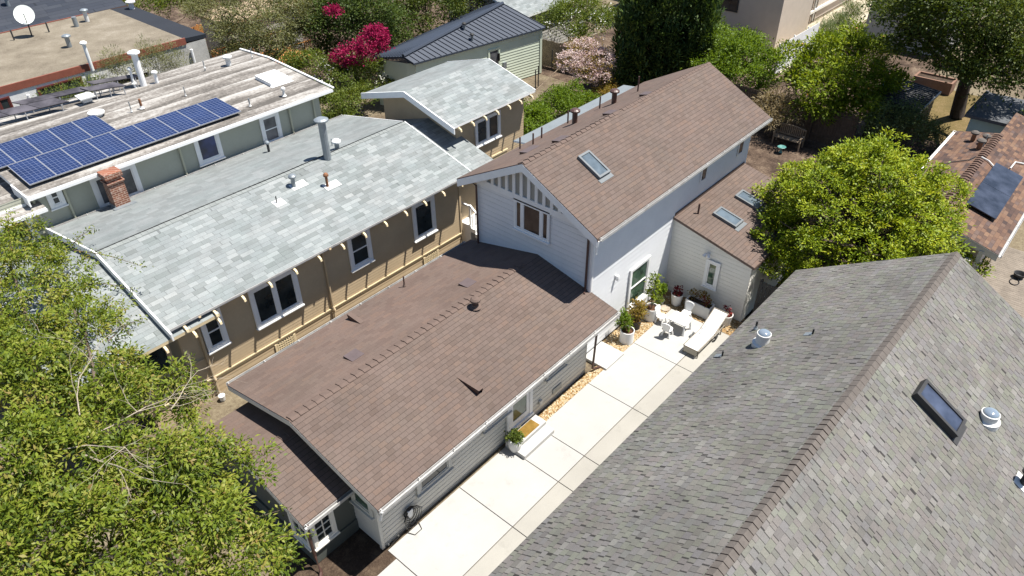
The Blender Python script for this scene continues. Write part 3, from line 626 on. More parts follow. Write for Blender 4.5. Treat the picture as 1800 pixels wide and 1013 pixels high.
# enclosed porch bay at the front
PX0, PYR, PYL, PZE, PZR, PYM = 4.72, 10.88, 15.5, 1.98, 2.52, 13.1
rp = gable(PX0, X0-0.02, PYR, PYL, PYM, PZE, PZR, [M['brown_sh'], M['brown_edge'], M['brown_sh2']], parent=H1, label='small brown porch roof below the front gable')
mb = MB(); dl_, dr_ = dvec(PYM, PZR, PYL, PZE), dvec(PYM, PZR, PYR, PZE); ridge_caps(mb, (PX0+0.05, PYM, PZR), (X0-0.05, PYM, PZR), 0.18, 0.1, dl_, dr_, 0.2, 0.02, 0, 2); mb.build('ridge_cap', [M['brown_cap'], M['brown_edge']], rp)
gutter(H1, PX0+0.02, X0-0.06, PYR, PZE-0.015); barge(H1, PX0+0.03, PYR+0.01, PYM, PYL-0.01, PZE, PZR, 'grey_wall', 0.16)
mb = MB(); mb.frame_box((PX0+0.0, PYR-0.12, PZE-0.03), (0.05, 0, 0), (0, 0.05, 0), (0, 0.12, -0.40)); mb.build('eave_bracket', M['white_trim'], H1)
BX, BY = 4.95, 11.12
mb = MB(); siding(mb, (BX, BY, 0), (1, 0, 0), (0, -1, 0), [(0, 0), (X0-BX, 0), (X0-BX, 2.0), (0, 2.0)], 0.2, 0.004); siding(mb, (BX, BY, 0), (0, 1, 0), (-1, 0, 0), [(0, 0), (4.2, 0), (4.2, 2.0), (2.0, 2.45), (0, 2.0)], 0.2, 0.004)
mb.frame_box((BX-0.02, BY-0.05, 0), (X0-BX+0.01, 0, 0), (0, 0.05, 0), (0, 0, 0.45)); mb.frame_box((BX-0.06, BY-0.05, 0), (0.04, 0, 0), (0, 4.2, 0), (0, 0, 0.449))
pw = mb.build('wall', M['darkgreen_wall'], H1); pw['label'] = 'dark grey-green wall of the enclosed porch'
window(H1, (BX+0.1, BY-0.008, 0.66), (1, 0, 0), (0, -1, 0), 0.52, 1.12, 'fix', 'cream_wall', 'glass', 0.09, 0.06, True, bars=(2, 4))
window(H1, (BX-0.008, BY+0.72, 0.66), (0, -1, 0), (-1, 0, 0), 0.6, 1.12, 'fix', 'cream_wall', 'glass', 0.09, 0.06, True, bars=(2, 4))
downspout(H1, [(PX0+0.1, PYR-0.05, 1.9), (PX0+0.12, BY-0.13, 1.72), (PX0+0.14, BY-0.13, 0.5), (PX0+0.08, BY-0.35, 0.08), (PX0-0.05, BY-0.5, 0.05)], 'brown_metal', 0.045)
window(H1, (X0-0.016, 10.95, 1.38), (0, -1, 0), (-1, 0, 0), 0.62, 0.85, 'fix', 'grey_wall', 'glass_g', 0.11, 0.05, True)
mb = MB()
for t in (6.45, 6.8, 7.1): mb.box(t, t+0.03, WR-0.06, WR-0.03, 0.04, 0.12)
mb.build('base_bracket', M['grey_wall'], H1)

# ------------------------------------------------------------------ tan house with pale grey shingles
H2 = thing('tan_house', 'tan clapboard bungalow with pale grey shingle roof and curved rafter tails', 'house', (12, 22, 0))
TW, TWL, TX0, TX1 = 18.62, 24.6, 6.5, 18.07; TT = TTL = 0
TE, TEL, TM, TZE, TZR, TR0, TR1 = 18.04, 25.95, 21.8, 3.62, 4.66, 5.62, 18.28; TZL = 3.79
TT = rz(TW, TE, TZE, TM, TZR); TTL = rz(TWL, TEL, TZL, TM, TZR)
mb = MB()
siding(mb, (TX0, TW, 0), (1, 0, 0), (0, -1, 0), [(0, 0.75), (TX1-TX0, 0.75), (TX1-TX0, TT), (0, TT)], 0.115, 0.006)
siding(mb, (TX0-2, TW, 0), (1, 0, 0), (0, -1, 0), [(0, -0.05), (TX1-TX0+2, -0.05), (TX1-TX0+2, 0.70), (0, 0.70)], 0.17, 0.008)
siding(mb, (TX1, TW, 0), (0, 1, 0), (1, 0, 0), [(0, 0), (TWL-TW, 0), (TWL-TW, TTL), (TM-TW, TZR-0.115), (0, TT)], 0.115, 0.006)
siding(mb, (TX0, TW, 0), (0, 1, 0), (-1, 0, 0), [(0, 0), (TWL-TW, 0), (TWL-TW, TTL), (TM-TW, TZR-0.115), (0, TT)], 0.115, 0.006)
siding(mb, (TX0, TWL, 0), (1, 0, 0), (0, 1, 0), [(0, 0), (TX1-TX0, 0), (TX1-TX0, TTL), (0, TTL)], 0.115, 0.006)
tw = mb.build('wall', M['tan_wall'], H2)
mb = MB(); mb.box(4.7, TX1+0.05, TW-0.05, TW-0.013, 0.70, 0.745); mb.box(4.7, TX1+0.03, TW-0.03, TW-0.013, 0.62, 0.70); mb.build('water_table', M['tan_trim'], H2)
rt = gable(TR0, TR1, TE, TEL, TM, TZE, TZR, [M['grey_sh'], M['white_trim'], M['grey_sh2']], parent=H2, label='main pale grey shingle roof', zel=TZL)
mb = MB(); DTl, DTr = dvec(TM, TZR, TEL, TZL), dvec(TM, TZR, TE, TZE)
nTr = np.cross((1, 0, 0), DTr); nTr = nTr if nTr[2] > 0 else -nTr; nTl = np.cross((1, 0, 0), DTl); nTl = nTl if nTl[2] > 0 else -nTl; PT = np.array([TR0, TM, TZR])
M['grey_cap'] = paint('pale_grey_ridge_shingles', (0.20, 0.215, 0.21), 0.9, 0.12, 5, 0.2, 0.2)
ridge_caps(mb, (TR0+0.02, TM, TZR), (TR1, TM, TZR), 0.14, 0.14, DTl, DTr, 0.2, 0.006, 0, 1); mb.build('ridge_cap', M['grey_cap'], rt)
barge(H2, TR0+0.02, TE-0.02, TM, TEL+0.02, TZE, TZR, 'white_trim', 0.24, 0.05, -0.02, -1, 0.05, zel=TZL); barge(H2, TR1-0.02, TE+0.01, TM, TEL-0.01, TZE, TZR, 'white_trim', 0.16, 0.03, -0.015, 1, zel=TZL)
gutter(H2, TR0, TR1, TEL, TZL, 1, 'gutter')
def rafter_tail(parent, x, y, z, mat='tan_trim', out=-1, L=0.95):
    """curved end of a rafter running back under the roof"""
    mb = MB(); w_ = 0.035; pr = [(0.6, 0.10), (0.0, -0.05), (-0.08, -0.07), (-0.14, -0.12), (-0.165, -0.20), (-0.125, -0.215), (-0.08, -0.15), (0.0, -0.15), (0.6, -0.02)]
    V = [(x-w_, y-out*0+(-out)*p[0]*1.0, z+p[1]) for p in pr]+[(x+w_, y+(-out)*p[0], z+p[1]) for p in pr]; n = len(pr)
    F = [tuple(range(n))[::-1], tuple(range(n, 2*n))]+[(i, (i+1) % n, n+(i+1) % n, n+i) for i in range(n)]
    mb.mesh(V, F); return mb.build('rafter_tail', M[mat], parent)
for i in range(13): rafter_tail(H2, 17.55-i*0.955, TE, TZE-0.07)
mb = MB(); mb.box(TR0, TR1, TE-0.02, TE-0.003, TZE-0.07, TZE-0.004); mb.build('fascia', M['gutter'], H2)
def twin(pa, pb, style, **k):
    a, b = ay(*pa, TW), ay(*pb, TW); window(H2, (a[0], TW-0.014, a[2]), (1, 0, 0), (0, -1, 0), b[0]-a[0], b[2]-a[2], style, 'white_trim', 'glass', 0.13, 0.06, True, **k)
for (x0, x1, z0, z1, st) in ((6.84, 7.30, 1.84, 2.98, 'dh'), (8.58, 10.10, 1.72, 3.02, 'pair'), (12.55, 13.28, 1.92, 3.12, 'dh'), (15.62, 16.5, 1.68, 3.02, 'fix')):
    window(H2, (x0, TW-0.014, z0), (1, 0, 0), (0, -1, 0), x1-x0, z1-z0, st, 'white_trim', 'glass', 0.14, 0.06, True)
mb = MB(); mb.box(TX1-0.07, TX1+0.03, TW-0.04, TW-0.013, 0.75, 3.75); mb.build('corner_board', M['tan_wall'], H2)
for px, py in ((567, 458), (352, 600)):
    x = ay(px, py, TW)[0]; downspout(H2, [(x, TE-0.03, 3.55), (x+0.02, TW-0.07, 3.35), (x+0.02, TW-0.07, 0.85), (x+0.02, TW-0.15, 0.7), (x+0.02, TW-0.07, 0.6), (x+0.02, TW-0.1, 0.02)], 'tan_wall', 0.045)
for px, py in ((500, 597), (757, 452)):
    q = ay(px, py, TW); mb = MB(); x = q[0]; mb.box(x-0.42, x+0.42, TW-0.03, TW-0.013, 0.12, 0.56, 1); 
    for s in (-0.42, 0.34): mb.box(x+s, x+s+0.08, TW-0.055, TW-0.031, 0.06, 0.60, 0)
    for i in range(8): mb.box(x-0.32+i*0.09, x-0.285+i*0.09, TW-0.05, TW-0.031, 0.10, 0.58, 0)
    for i in range(5): mb.box(x-0.339, x+0.339, TW-0.046, TW-0.032, 0.12+i*0.095, 0.16+i*0.095, 0)
    mb.build('lattice_vent', [M['tan_trim'], M['black']], H2)
# front porch roof of the tan house (lower), with its beam and dark recess
PTE = 17.95; q0 = ay(293.8, 600, PTE); pz = float(q0[2])
r = MB(); slope(r, (2.6, PTE, pz), (7.15, PTE, pz), (7.15, TM, pz+1.06), (2.6, TM, pz+1.06), 0, 0.10, 1); slope(r, (7.15, TEL+0.1, pz), (2.6, TEL+0.1, pz), (2.6, TM, pz+1.06), (7.15, TM, pz+1.06), 0, 0.10, 1)
rpt = r.build('roof', [M['grey_sh'], M['tan_trim']], H2); rpt['label'] = 'lower grey shingle porch roof at the front'
for x in (7.05, 6.25, 5.35, 4.4, 3.5): rafter_tail(H2, x, PTE, pz-0.07)
mb = MB(); siding(mb, (2.9, TW, 0), (1, 0, 0), (0, -1, 0), [(0, 0.75), (TX0-2.9, 0.75), (TX0-2.9, 1.55), (0, 1.55)], 0.115, 0.006); mb.box(6.0, TX0, TW, TW+0.15, 1.5, 3.6); mb.box(3.0, 3.4, TW, TW+0.3, 1.5, 3.4); mb.box(2.9, TX0, TW-0.06, TW+0.2, 1.551, 1.62)
o = mb.build('porch_parapet', M['tan_wall'], H2)
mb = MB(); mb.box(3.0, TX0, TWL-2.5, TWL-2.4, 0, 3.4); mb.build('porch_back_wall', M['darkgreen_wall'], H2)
window(H2, (4.55, TW+0.1, 1.75), (1, 0, 0), (0, -1, 0), 1.05, 1.3, 'fix', 'tan_wall', 'glass', 0.1, 0.05, True)
# connector roof and taller rear gable
UT = dict(x0=18.95, x1=24.15, yr=19.72, yl=25.25, ze=4.78); ymt = (UT['yr']+UT['yl'])/2; zrt = float(ay(925, 74, ymt)[2]) if False else 5.55
r = MB(); slope(r, (18.0, 18.35, 3.42), (19.9, 18.35, 3.42), (19.9, TM, 4.38), (18.0, TM, 4.38), 0, 0.1, 1); slope(r, (19.9, 24.9, 3.42), (18.0, 24.9, 3.42), (18.0, TM, 4.38), (19.9, TM, 4.38), 0, 0.1, 1)
rc = r.build('roof', [M['grey_sh'], M['tan_trim']], H2); rc['label'] = 'short shaded grey roof between the main roof and the taller rear block'
for x in (18.5, 19.5): rafter_tail(H2, x, 18.35, 3.35)
mb = MB(); siding(mb, (18.0, 18.95, 0), (1, 0, 0), (0, -1, 0), [(0, 0), (1.6, 0), (1.6, 3.5), (0, 3.5)], 0.115, 0.006)
UW = 20.2
siding(mb, (19.6, UW, 0), (1, 0, 0), (0, -1, 0), [(0, 0), (4.3, 0), (4.3, 4.76), (0, 4.76)], 0.115, 0.006)
siding(mb, (19.6, UW, 0), (0, 1, 0), (-1, 0, 0), [(0, 2.5), (4.5, 2.5), (4.5, 4.8), (ymt-UW, 5.42), (0, 4.76)], 0.115, 0.006)
siding(mb, (23.9, UW, 0), (0, 1, 0), (1, 0, 0), [(0, 0), (4.5, 0), (4.5, 4.8), (ymt-UW, 5.42), (0, 4.76)], 0.115, 0.006)
siding(mb, (19.6, UW+4.5, 0), (1, 0, 0), (0, 1, 0), [(0, 0), (4.3, 0), (4.3, 4.76), (0, 4.76)], 0.115, 0.006)
o = mb.build('wall', M['tan_wall'], H2); o['label'] = 'tan wall of the taller rear block'
rg = gable(UT['x0'], UT['x1'], UT['yr'], UT['yl'], ymt, UT['ze'], zrt, [M['grey_sh'], M['white_trim'], M['grey_sh2']], parent=H2, label='pale grey shingle roof of the taller rear block')
barge(H2, UT['x0']+0.02, UT['yr'], ymt, UT['yl'], UT['ze'], zrt, 'white_trim', 0.26, 0.05, -0.02, -1, 0.04); barge(H2, UT['x1']-0.02, UT['yr'], ymt, UT['yl'], UT['ze'], zrt, 'white_trim', 0.12, 0.03, -0.015, 1)
for i in range(7): rafter_tail(H2, 23.8-i*0.75, UT['yr'], UT['ze']-0.07)
q = ay(834, 236, UW); window(H2, (q[0]+0.12, UW-0.014, 3.25), (1, 0, 0), (0, -1, 0), 1.35, 0.98, 'pair', 'white_trim', 'glass', 0.12, 0.06, True)
mb = MB(); q = ay(868, 273, UW); mb.box(q[0]-0.6, q[0]+0.9, UW-0.06, UW-0.013, q[2]-0.05, q[2]+0.02); mb.box(q[0]-0.5, q[0]+0.8, UW-0.03, UW-0.013, q[2]-0.4, q[2]-0.05); mb.build('ledge', M['tan_trim'], H2)
mb = MB(); mb.tube([(TR0+(TR1-TR0)*t, TM+0.02*math.sin(9*t), TZR+0.035) for t in np.linspace(0, 1, 12)], 0.014, 5); mb.build('cable', M['black'], rt)  # thin black tube that draws the dark line along the ridge
# roof furniture
def on_t(px, py): 
    q = apl(px, py, PT, nTr); return q if q[1] < TM else apl(px, py, PT, nTl)
q = on_t(576, 279); pipe(rt, q, 1.5, 0.14, 'galv', cap='galv', name='flue_pipe')
q = on_t(593, 262); pipe(rt, q, 0.28, 0.09, 'galv', cap='white_trim')
q = on_t(584, 256); pipe(rt, q, 0.28, 0.022, 'galv')
for (px, py, h, r_, mt, cp) in ((517, 328, 0.36, 0.075, 'galv', 'galv'), (576, 328, 0.42, 0.05, 'rust', 'rust'), (487, 357, 0.26, 0.02, 'charcoal', None)):
    q = on_t(px, py); pipe(rt, q, h, r_, mt, cap=cp); f = MB(); f.frame_box(q-np.array([0.14, 0, 0])+DTr*0.2+nTr*0.004, (0.62 if r_ > 0.03 else 0.4, 0, 0), -DTr*0.34, nTr*0.008); f.build('flashing', M['flash'], rt)
q = on_t(473, 267); pipe(rt, q, 0.35, 0.05, 'charcoal', cap='galv')
# brick chimney
mt, n, b, out = newmat('red_brick'); k = NB(n); br = k.node('ShaderNodeTexBrick'); co = k.objco(); mp = k.node('ShaderNodeMapping'); mp.inputs['Rotation'].default_value = (math.radians(90), 0, 0)
sx = k.node('ShaderNodeSeparateXYZ'); k.lk(co, sx.inputs[0]); cx = k.node('ShaderNodeCombineXYZ'); k.lk(k.math('ADD', sx.outputs[0], sx.outputs[1]), cx.inputs[0]); k.lk(sx.outputs[2], cx.inputs[1]); k.lk(cx.outputs[0], br.inputs['Vector'])
br.inputs['Color1'].default_value = (0.23, 0.08, 0.042, 1); br.inputs['Color2'].default_value = (0.15, 0.055, 0.035, 1); br.inputs['Mortar'].default_value = (0.40, 0.30, 0.23, 1); br.inputs['Scale'].default_value = 1.0; br.inputs['Brick Width'].default_value = 0.21; br.inputs['Row Height'].default_value = 0.075; br.inputs['Mortar Size'].default_value = 0.010
c = k.mix(k.math('MULTIPLY', k.ramp(k.noise(co, 6, 5, 0.7), [(0.55, (0, 0, 0)), (0.7, (1, 1, 1))]), 0.55), br.outputs['Color'], (0.55, 0.47, 0.40)); k.lk(c, b.inputs['Base Color']); b.inputs['Roughness'].default_value = 0.9; k.lk(k.bump(br.outputs['Fac'], -0.6, 0.02), b.inputs['Normal']); M['brick'] = mt
q = apl(218, 362, PT, nTl); mb = MB(); cx_, cy_, cz_ = q[0], q[1]+0.22, q[2]; mb.box(cx_-0.27, cx_+0.27, cy_-0.24, cy_+0.24, cz_-0.4, cz_+0.92); mb.box(cx_-0.31, cx_+0.31, cy_-0.28, cy_+0.28, cz_+0.92, cz_+0.98); mb.box(cx_-0.24, cx_+0.24, cy_-0.21, cy_+0.21, cz_+0.98, cz_+1.12); mb.box(cx_-0.31, cx_+0.31, cy_-0.28, cy_+0.28, cz_+1.12, cz_+1.30)
ch = mb.build('chimney', M['brick'], rt, bevel=0.008)
mb = MB(); mb.box(cx_-0.4, cx_+0.4, cy_-0.42, cy_-0.245, cz_-0.12, cz_+0.06); mb.box(cx_-0.3, cx_-0.275, cy_-0.24, cy_+0.24, cz_-0.1, cz_+0.1); mb.build('flashing', M['galv'], rt)
# the thin black tube along the ridge is built above, with the roof
# ------------------------------------------------------------------ neighbour in the right foreground
H3 = thing('grey_shingle_house', 'large weathered grey shingle gable roof filling the right foreground', 'house', (12, 1.8, 0))
rA, rB = np.array([20.15, 1.76, 6.0]), np.array([-2.0, 2.26, 6.0])
eA, eB = np.array([20.15, 5.71, 3.6]), np.array([-2.0, 6.02, 3.6])
fA, fB = np.array([20.15, -3.2, 3.0]), np.array([-2.0, -2.7, 3.0])
r = MB(); slope(r, eB, eA, rA, rB, 0, 0.12, 1); slope(r, fA, fB, rB, rA, 0, 0.12, 1)
rgr = r.build('roof', [M['slate_sh'], M['brown_edge']], H3)
dGl = (eA-rA)/np.linalg.norm(eA-rA); dGr = (fA-rA)/np.linalg.norm(fA-rA)
nGl = np.cross(rA-rB, dGl); nGl = nGl/np.linalg.norm(nGl); nGl = nGl if nGl[2] > 0 else -nGl
nGr = np.cross(rA-rB, dGr); nGr = nGr/np.linalg.norm(nGr); nGr = nGr if nGr[2] > 0 else -nGr
mb = MB(); tR = (rA-rB)/np.linalg.norm(rA-rB); sp_ = ay(1490, 697, 1.9); L1 = float(np.dot(sp_-rB, tR))
ridge_caps(mb, rB, rB+tR*L1, 0.15, 0.15, dGl, dGr, 0.172, 0.02, 0, 2); mb.build('ridge_cap', [M['slate_cap'], M['brown_metal']], rgr)
mb = MB(); ridge_caps(mb, rB+tR*L1, rA, 0.15, 0.15, dGl, dGr, 0.215, 0.004, 0, 1); mb.build('ridge_cap', [M['slate_cap']], rgr)
mb = MB(); siding(mb, (-1.8, 5.2, 0), (1, 0, 0), (0, 1, 0), [(0, 0), (21.6, 0), (21.6, 3.75), (0, 3.75)], 0.2); siding(mb, (19.8, -2.7, 0), (0, 1, 0), (1, 0, 0), [(0, 0), (7.9, 0), (7.9, 3.6), (4.5, 5.8), (0, 3.2)], 0.2); siding(mb, (-1.8, -2.7, 0), (1, 0, 0), (0, -1, 0), [(0, 0), (21.6, 0), (21.6, 3.1), (0, 3.1)], 0.2); siding(mb, (-1.8, -2.7, 0), (0, 1, 0), (-1, 0, 0), [(0, 0), (7.9, 0), (7.9, 3.6), (4.5, 5.8), (0, 3.2)], 0.2)
mb.build('wall', M['grey_wall'], H3)
gutter(H3, -2, 20.1, 6.02, 3.58, 1, 'brown_edge') if False else None
def on_gl(px, py): return apl(px, py, rA, nGl)
def on_gr(px, py): return apl(px, py, rA, nGr)
def sun_tube(parent, q, r_, h, basemat='galv', ring='flash'):
    mb = MB(); q = np.array(q, float); mb.lathe([(r_*1.5, -0.12), (r_*1.5, 0.02), (r_*1.1, 0.05), (r_*1.02, h), (r_*1.12, h), (r_*1.12, h+0.05), (r_, h+0.06)], q, 24, 0)
    o = mb.build('sun_tunnel', [M['flash']], parent, smooth=False)
    d = MB(); d.lathe([(r_*math.cos(a), h+0.05+r_*0.55*math.sin(a)) for a in np.linspace(0, 1.56, 8)], q, 24, 0); d.build('dome', [M['dome']], o, smooth=True)
    return o
mt, n, b, out = newmat('acrylic_dome'); b.inputs['Base Color'].default_value = (0.34, 0.40, 0.45, 1); b.inputs['Roughness'].default_value = 0.08; b.inputs['Specular IOR Level'].default_value = 0.9; b.inputs['Metallic'].default_value = 0.55; M['dome'] = mt
sun_tube(rgr, on_gl(1339, 604), 0.165, 0.30); sun_tube(rgr, on_gr(1736, 738), 0.175, 0.16)
pipe(rgr, on_gl(1328, 579), 0.28, 0.03, 'charcoal', flash='galv')
for (px, py) in ((1426, 590), (1267, 628)):
    q = on_gl(px, py); mb = MB(); mb.frame_box(q+nGl*0.004, tR*0.16, dGl*0.22, nGl*0.01); mb.tube([q+(0.08, 0, 0), q+(0.08, 0, 0.16)], 0.025, 8, 1); mb.build('vent_pipe', [M['galv'], M['charcoal']], rgr)
q = on_gr(1697, 772); q2 = on_gr(1668, 775)
vG = -dGr; c0 = on_gr(1672, 775); c1 = on_gr(1695, 747); skylight(H3, on_gr(1673, 772), tR, vG, nGr, 0.62, 1.22, 0.17, 'charcoal', 'sky_glass_b')
q = on_gr(1797, 850); pipe(rgr, q, 0.35, 0.07, 'charcoal', cap='charcoal')
mb = MB(); q = on_gr(1799, 866); mb.frame_box(q+nGr*0.004, tR*0.4, -dGr*0.3, nGr*0.012); mb.build('flashing', M['flash'], rgr)

# ------------------------------------------------------------------ right rear neighbour: red brown roof and deck
H4 = thing('red_roof_house', 'low house with red-brown shingle roof carrying one black solar panel', 'house', (32, 3.3, 0))
X4a, X4b, Y4l, Y4m, Y4r = 27.4, 36.85, 5.17, 3.5, 1.17; Z4l, Z4m, Z4r = 2.7, 3.08, 2.45
r = MB(); slope(r, (X4b, Y4l, Z4l), (X4a, Y4l, Z4l), (X4a, Y4m, Z4m), (X4b, Y4m, Z4m), 0, 0.1, 1); slope(r, (X4a, Y4r, Z4r), (X4b+3, Y4r, Z4r), (X4b+3, Y4m, Z4m), (X4a, Y4m, Z4m), 0, 0.1, 1)
r4 = r.build('roof', [M['red_sh'], M['charcoal']], H4)
d4l, d4r = dvec(Y4m, Z4m, Y4l, Z4l), dvec(Y4m, Z4m, Y4r, Z4r); n4r = np.cross((1, 0, 0), d4r); n4r = n4r if n4r[2] > 0 else -n4r; n4l = np.cross((1, 0, 0), d4l); n4l = n4l if n4l[2] > 0 else -n4l
P4 = np.array([X4a, Y4m, Z4m])
M['red_cap'] = paint('red_brown_ridge_shingles', (0.11, 0.07, 0.055), 0.9, 0.25, 4, 0.2, 0.3)
mb = MB(); ridge_caps(mb, (X4a, Y4m, Z4m), (X4b, Y4m, Z4m), 0.17, 0.17, d4l, d4r, 0.24, 0.04, 0, 1); mb.build('ridge_cap', [M['red_cap']], r4)
gutter(H4, X4a, X4b, Y4l, Z4l, 1, 'white_trim'); gutter(H4, X4a, X4b, Y4r, Z4r, -1, 'gutter')
for (y0, z0) in ((Y4l, Z4l), (Y4r, Z4r)):
    mb = MB(); mb.frame_box((X4a+0.03, y0, z0-0.02), (0, Y4m-y0, Z4m-z0), (-0.04, 0, 0), (0, 0, -0.26)); mb.build('barge_board', M['stucco_grey'], H4)
mb = MB(); siding(mb, (X4a+0.6, Y4r+0.6, 0), (1, 0, 0), (0, -1, 0), [(0, 0), (9, 0), (9, 2.5), (0, 2.5)], 0.2); siding(mb, (X4a+0.6, Y4r+0.6, 0), (0, 1, 0), (-1, 0, 0), [(0, 0), (3.2, 0), (3.2, 2.7), (1.7, 2.95), (0, 2.5)], 0.2); siding(mb, (X4a+0.6, Y4l-0.4, 0), (1, 0, 0), (0, 1, 0), [(0, 0), (8.6, 0), (8.6, 2.65), (0, 2.65)], 0.2); siding(mb, (X4b-0.2, Y4r+0.6, 0), (0, 1, 0), (1, 0, 0), [(0, 0), (3.2, 0), (3.2, 2.7), (0, 2.5)], 0.2)
mb.build('wall', M['beige_stucco'], H4)
q = ay(1790, 428, Y4r+0.6); window(H4, (q[0]-0.5, Y4r+0.585, 0.35), (1, 0, 0), (0, -1, 0), 0.8, 1.75, 'fix', 'white_trim', 'glass', 0.12, 0.06, True, name='patio_door')
mb = MB(); mb.box(X4a-0.05, X4a+0.1, Y4r+0.45, Y4r+0.6, 0.1, 2.4, 0); mb.box(X4a-0.25, X4a-0.06, Y4r+0.7, Y4r+0.9, 0.1, 2.0, 0); mb.build('porch_post', M['stucco_grey'], H4)
pa, pb, pc, pd = (apl(*q, P4+n4r*0.13, n4r) for q in ((1704, 354), (1743, 389.6), (1794, 316), (1756, 284)))
cm_ = (pa+pb+pc+pd)/4; xs = (pd[0]+pc[0]-pa[0]-pb[0])/4; ys = np.linalg.norm(pb-pa)/2
mb = MB(); 
for s in (-1, 1):
    o_ = cm_+np.array([1.0, 0, 0])*(xs*0.5*s); mb.frame_box(o_-np.array([xs*0.5-0.008, 0, 0])-(-d4r)*ys, (xs-0.016, 0, 0), -d4r*2*ys, n4r*0.035)
M['pv_black'] = glassy('black_solar_cells', (0.028, 0.032, 0.045), 0.18, 0.5)
sp4 = mb.build('solar_panel', M['pv_black'], H4)
mb = MB()
for s in (-0.8, 0.8): mb.frame_box(cm_-np.array([xs, 0, 0])+d4r*ys*s-n4r*0.10, (2*xs, 0, 0), d4r*0.04, n4r*0.095)
mb.build('rail', M['charcoal'], sp4)
for pts in (((1725, 276), (1738, 283), (1748, 294)), ((1776, 296), (1785, 285), (1800, 288))):
    mb = MB(); mb.tube([apl(px, py, P4+n4r*0.06, n4r) for px, py in pts], 0.03, 6); mb.build('conduit', M['flash'], r4)
mb = MB(); mb.tube([apl(px, py, P4+n4l*0.04, n4l) for px, py in ((1640, 295), (1672, 285), (1704, 281), (1716, 275))], 0.02, 6); mb.build('conduit', M['charcoal'], r4)
for (px, py, h, r_) in ((1709, 248, 0.35, 0.09), (1730, 252, 0.3, 0.09), (1720, 262, 0.35, 0.10), (1728, 258, 0.55, 0.025)): pipe(r4, apl(px, py, P4, n4l), h, r_, 'rust' if r_ > 0.05 else 'galv', cap='slate_cap' if r_ > 0.05 else None)
# deck: separate boards on a joist frame
M['deck'] = paint('weathered_deck_boards', (0.1944, 0.1652, 0.1351), 0.85, 0.22, 3, 0.2, 0.1, dirt=(0.1037, 0.0844, 0.0696))
DK = thing('wooden_deck', 'weathered timber deck beside the red-brown roofed house', 'deck', (26, -0.5, 0))
mb = MB()
for i in range(84): mb.box(20.6+i*0.145, 20.6+i*0.145+0.136, -5.0, 1.5, 0.06, 0.10)
mb.build('boards', M['deck'], DK); mb = MB(); mb.box(20.6, 32.7, -5, 1.45, -0.06, 0.055); mb.build('frame', M['wood_dark'], DK)
q = az(1790, 488, 0.1); KB = thing('fire_bowl', 'small dark metal bowl standing on the weathered deck', 'bowl', q)
mb = MB(); mb.lathe([(0.06, 0.0), (0.14, 0.02), (0.20, 0.10), (0.22, 0.2), (0.20, 0.2), (0.12, 0.06), (0.001, 0.05)], q, 16); mb.build('bowl', M['charcoal'], KB); mb = MB(); mb.tube([q+np.array([-0.25*math.cos(a)-0.45, 0.16*math.sin(a)+0.05, 0.02]) for a in np.linspace(0, 6.28, 14)], 0.018, 6, cap=False); mb.build('cover_ring', M['black'], KB)

# ------------------------------------------------------------------ olive house with rolled roofing and solar panels
H5 = thing('olive_house', 'olive green clapboard house with stained rolled roof and a long array of blue solar panels', 'house', (11, 29.5, 0))
CE, CM, CB, CZ, CZR, CX0, CX1 = 25.95, 30.6, 33.0, 5.15, 5.42, 5.4, 17.85
def rolled():
    mt, n, b, out = newmat('stained_rolled_roofing'); k = NB(n); co = k.objco(); s = k.node('ShaderNodeSeparateXYZ'); k.lk(co, s.inputs[0])
    cb = k.node('ShaderNodeCombineXYZ'); k.lk(k.math('MULTIPLY', s.outputs[0], 0.16), cb.inputs[0]); k.lk(k.math('ADD', s.outputs[1], k.math('MULTIPLY', k.noise(co, 0.5, 3), 0.5)), cb.inputs[1])
    st = k.noise(cb.outputs[0], 1.25, 5, 0.65); fr = k.math('FRACT', k.math('DIVIDE', k.math('ADD', s.outputs[1], 0.2), 0.92)); fine = k.noise(co, 8, 5, 0.7)
    v = k.math('ADD', k.math('MULTIPLY', st, 0.85), k.math('MULTIPLY', k.math('SUBTRACT', fr, 0.5), 0.16)); v = k.math('ADD', v, k.math('MULTIPLY', k.math('SUBTRACT', fine, 0.5), 0.4))
    c = k.ramp(v, [(0.30, (0.085, 0.078, 0.07)), (0.42, (0.17, 0.155, 0.14)), (0.52, (0.30, 0.285, 0.265)), (0.64, (0.40, 0.39, 0.37))])
    sm = k.math('LESS_THAN', fr, 0.03); c = k.mix(k.math('MULTIPLY', sm, 0.55), c, (0.06, 0.055, 0.05))
    k.lk(c, b.inputs['Base Color']); b.inputs['Roughness'].default_value = 0.9; b.inputs['Specular IOR Level'].default_value = 0.2; k.lk(k.bump(k.math('SUBTRACT', fine, k.math('MULTIPLY', sm, 1.0)), 0.4, 0.02), b.inputs['Normal']); return mt
M['rolled'] = rolled()
r = MB(); slope(r, (CX0, CE, CZ), (CX1, CE, CZ), (CX1, CM, CZR), (CX0, CM, CZR), 0, 0.14, 1); slope(r, (CX1, CB, CZR-0.12), (CX0-3, CB, CZR-0.12), (CX0-3, CM, CZR), (CX1, CM, CZR), 0, 0.14, 1); slope(r, (CX0-3.0, CE-0.25, CZ-0.42), (CX0+0.35, CE-0.25, CZ-0.42), (CX0+0.35, CM, CZ-0.15), (CX0-3.0, CM, CZ-0.15), 0, 0.14, 1)
r5 = r.build('roof', [M['rolled'], M['white_trim']], H5)
gutter(H5, CX0, CX1, CE, CZ-0.02, -1, 'white_trim'); gutter(H5, CX0-3, CX0+0.35, CE-0.25, CZ-0.44, -1, 'white_trim')
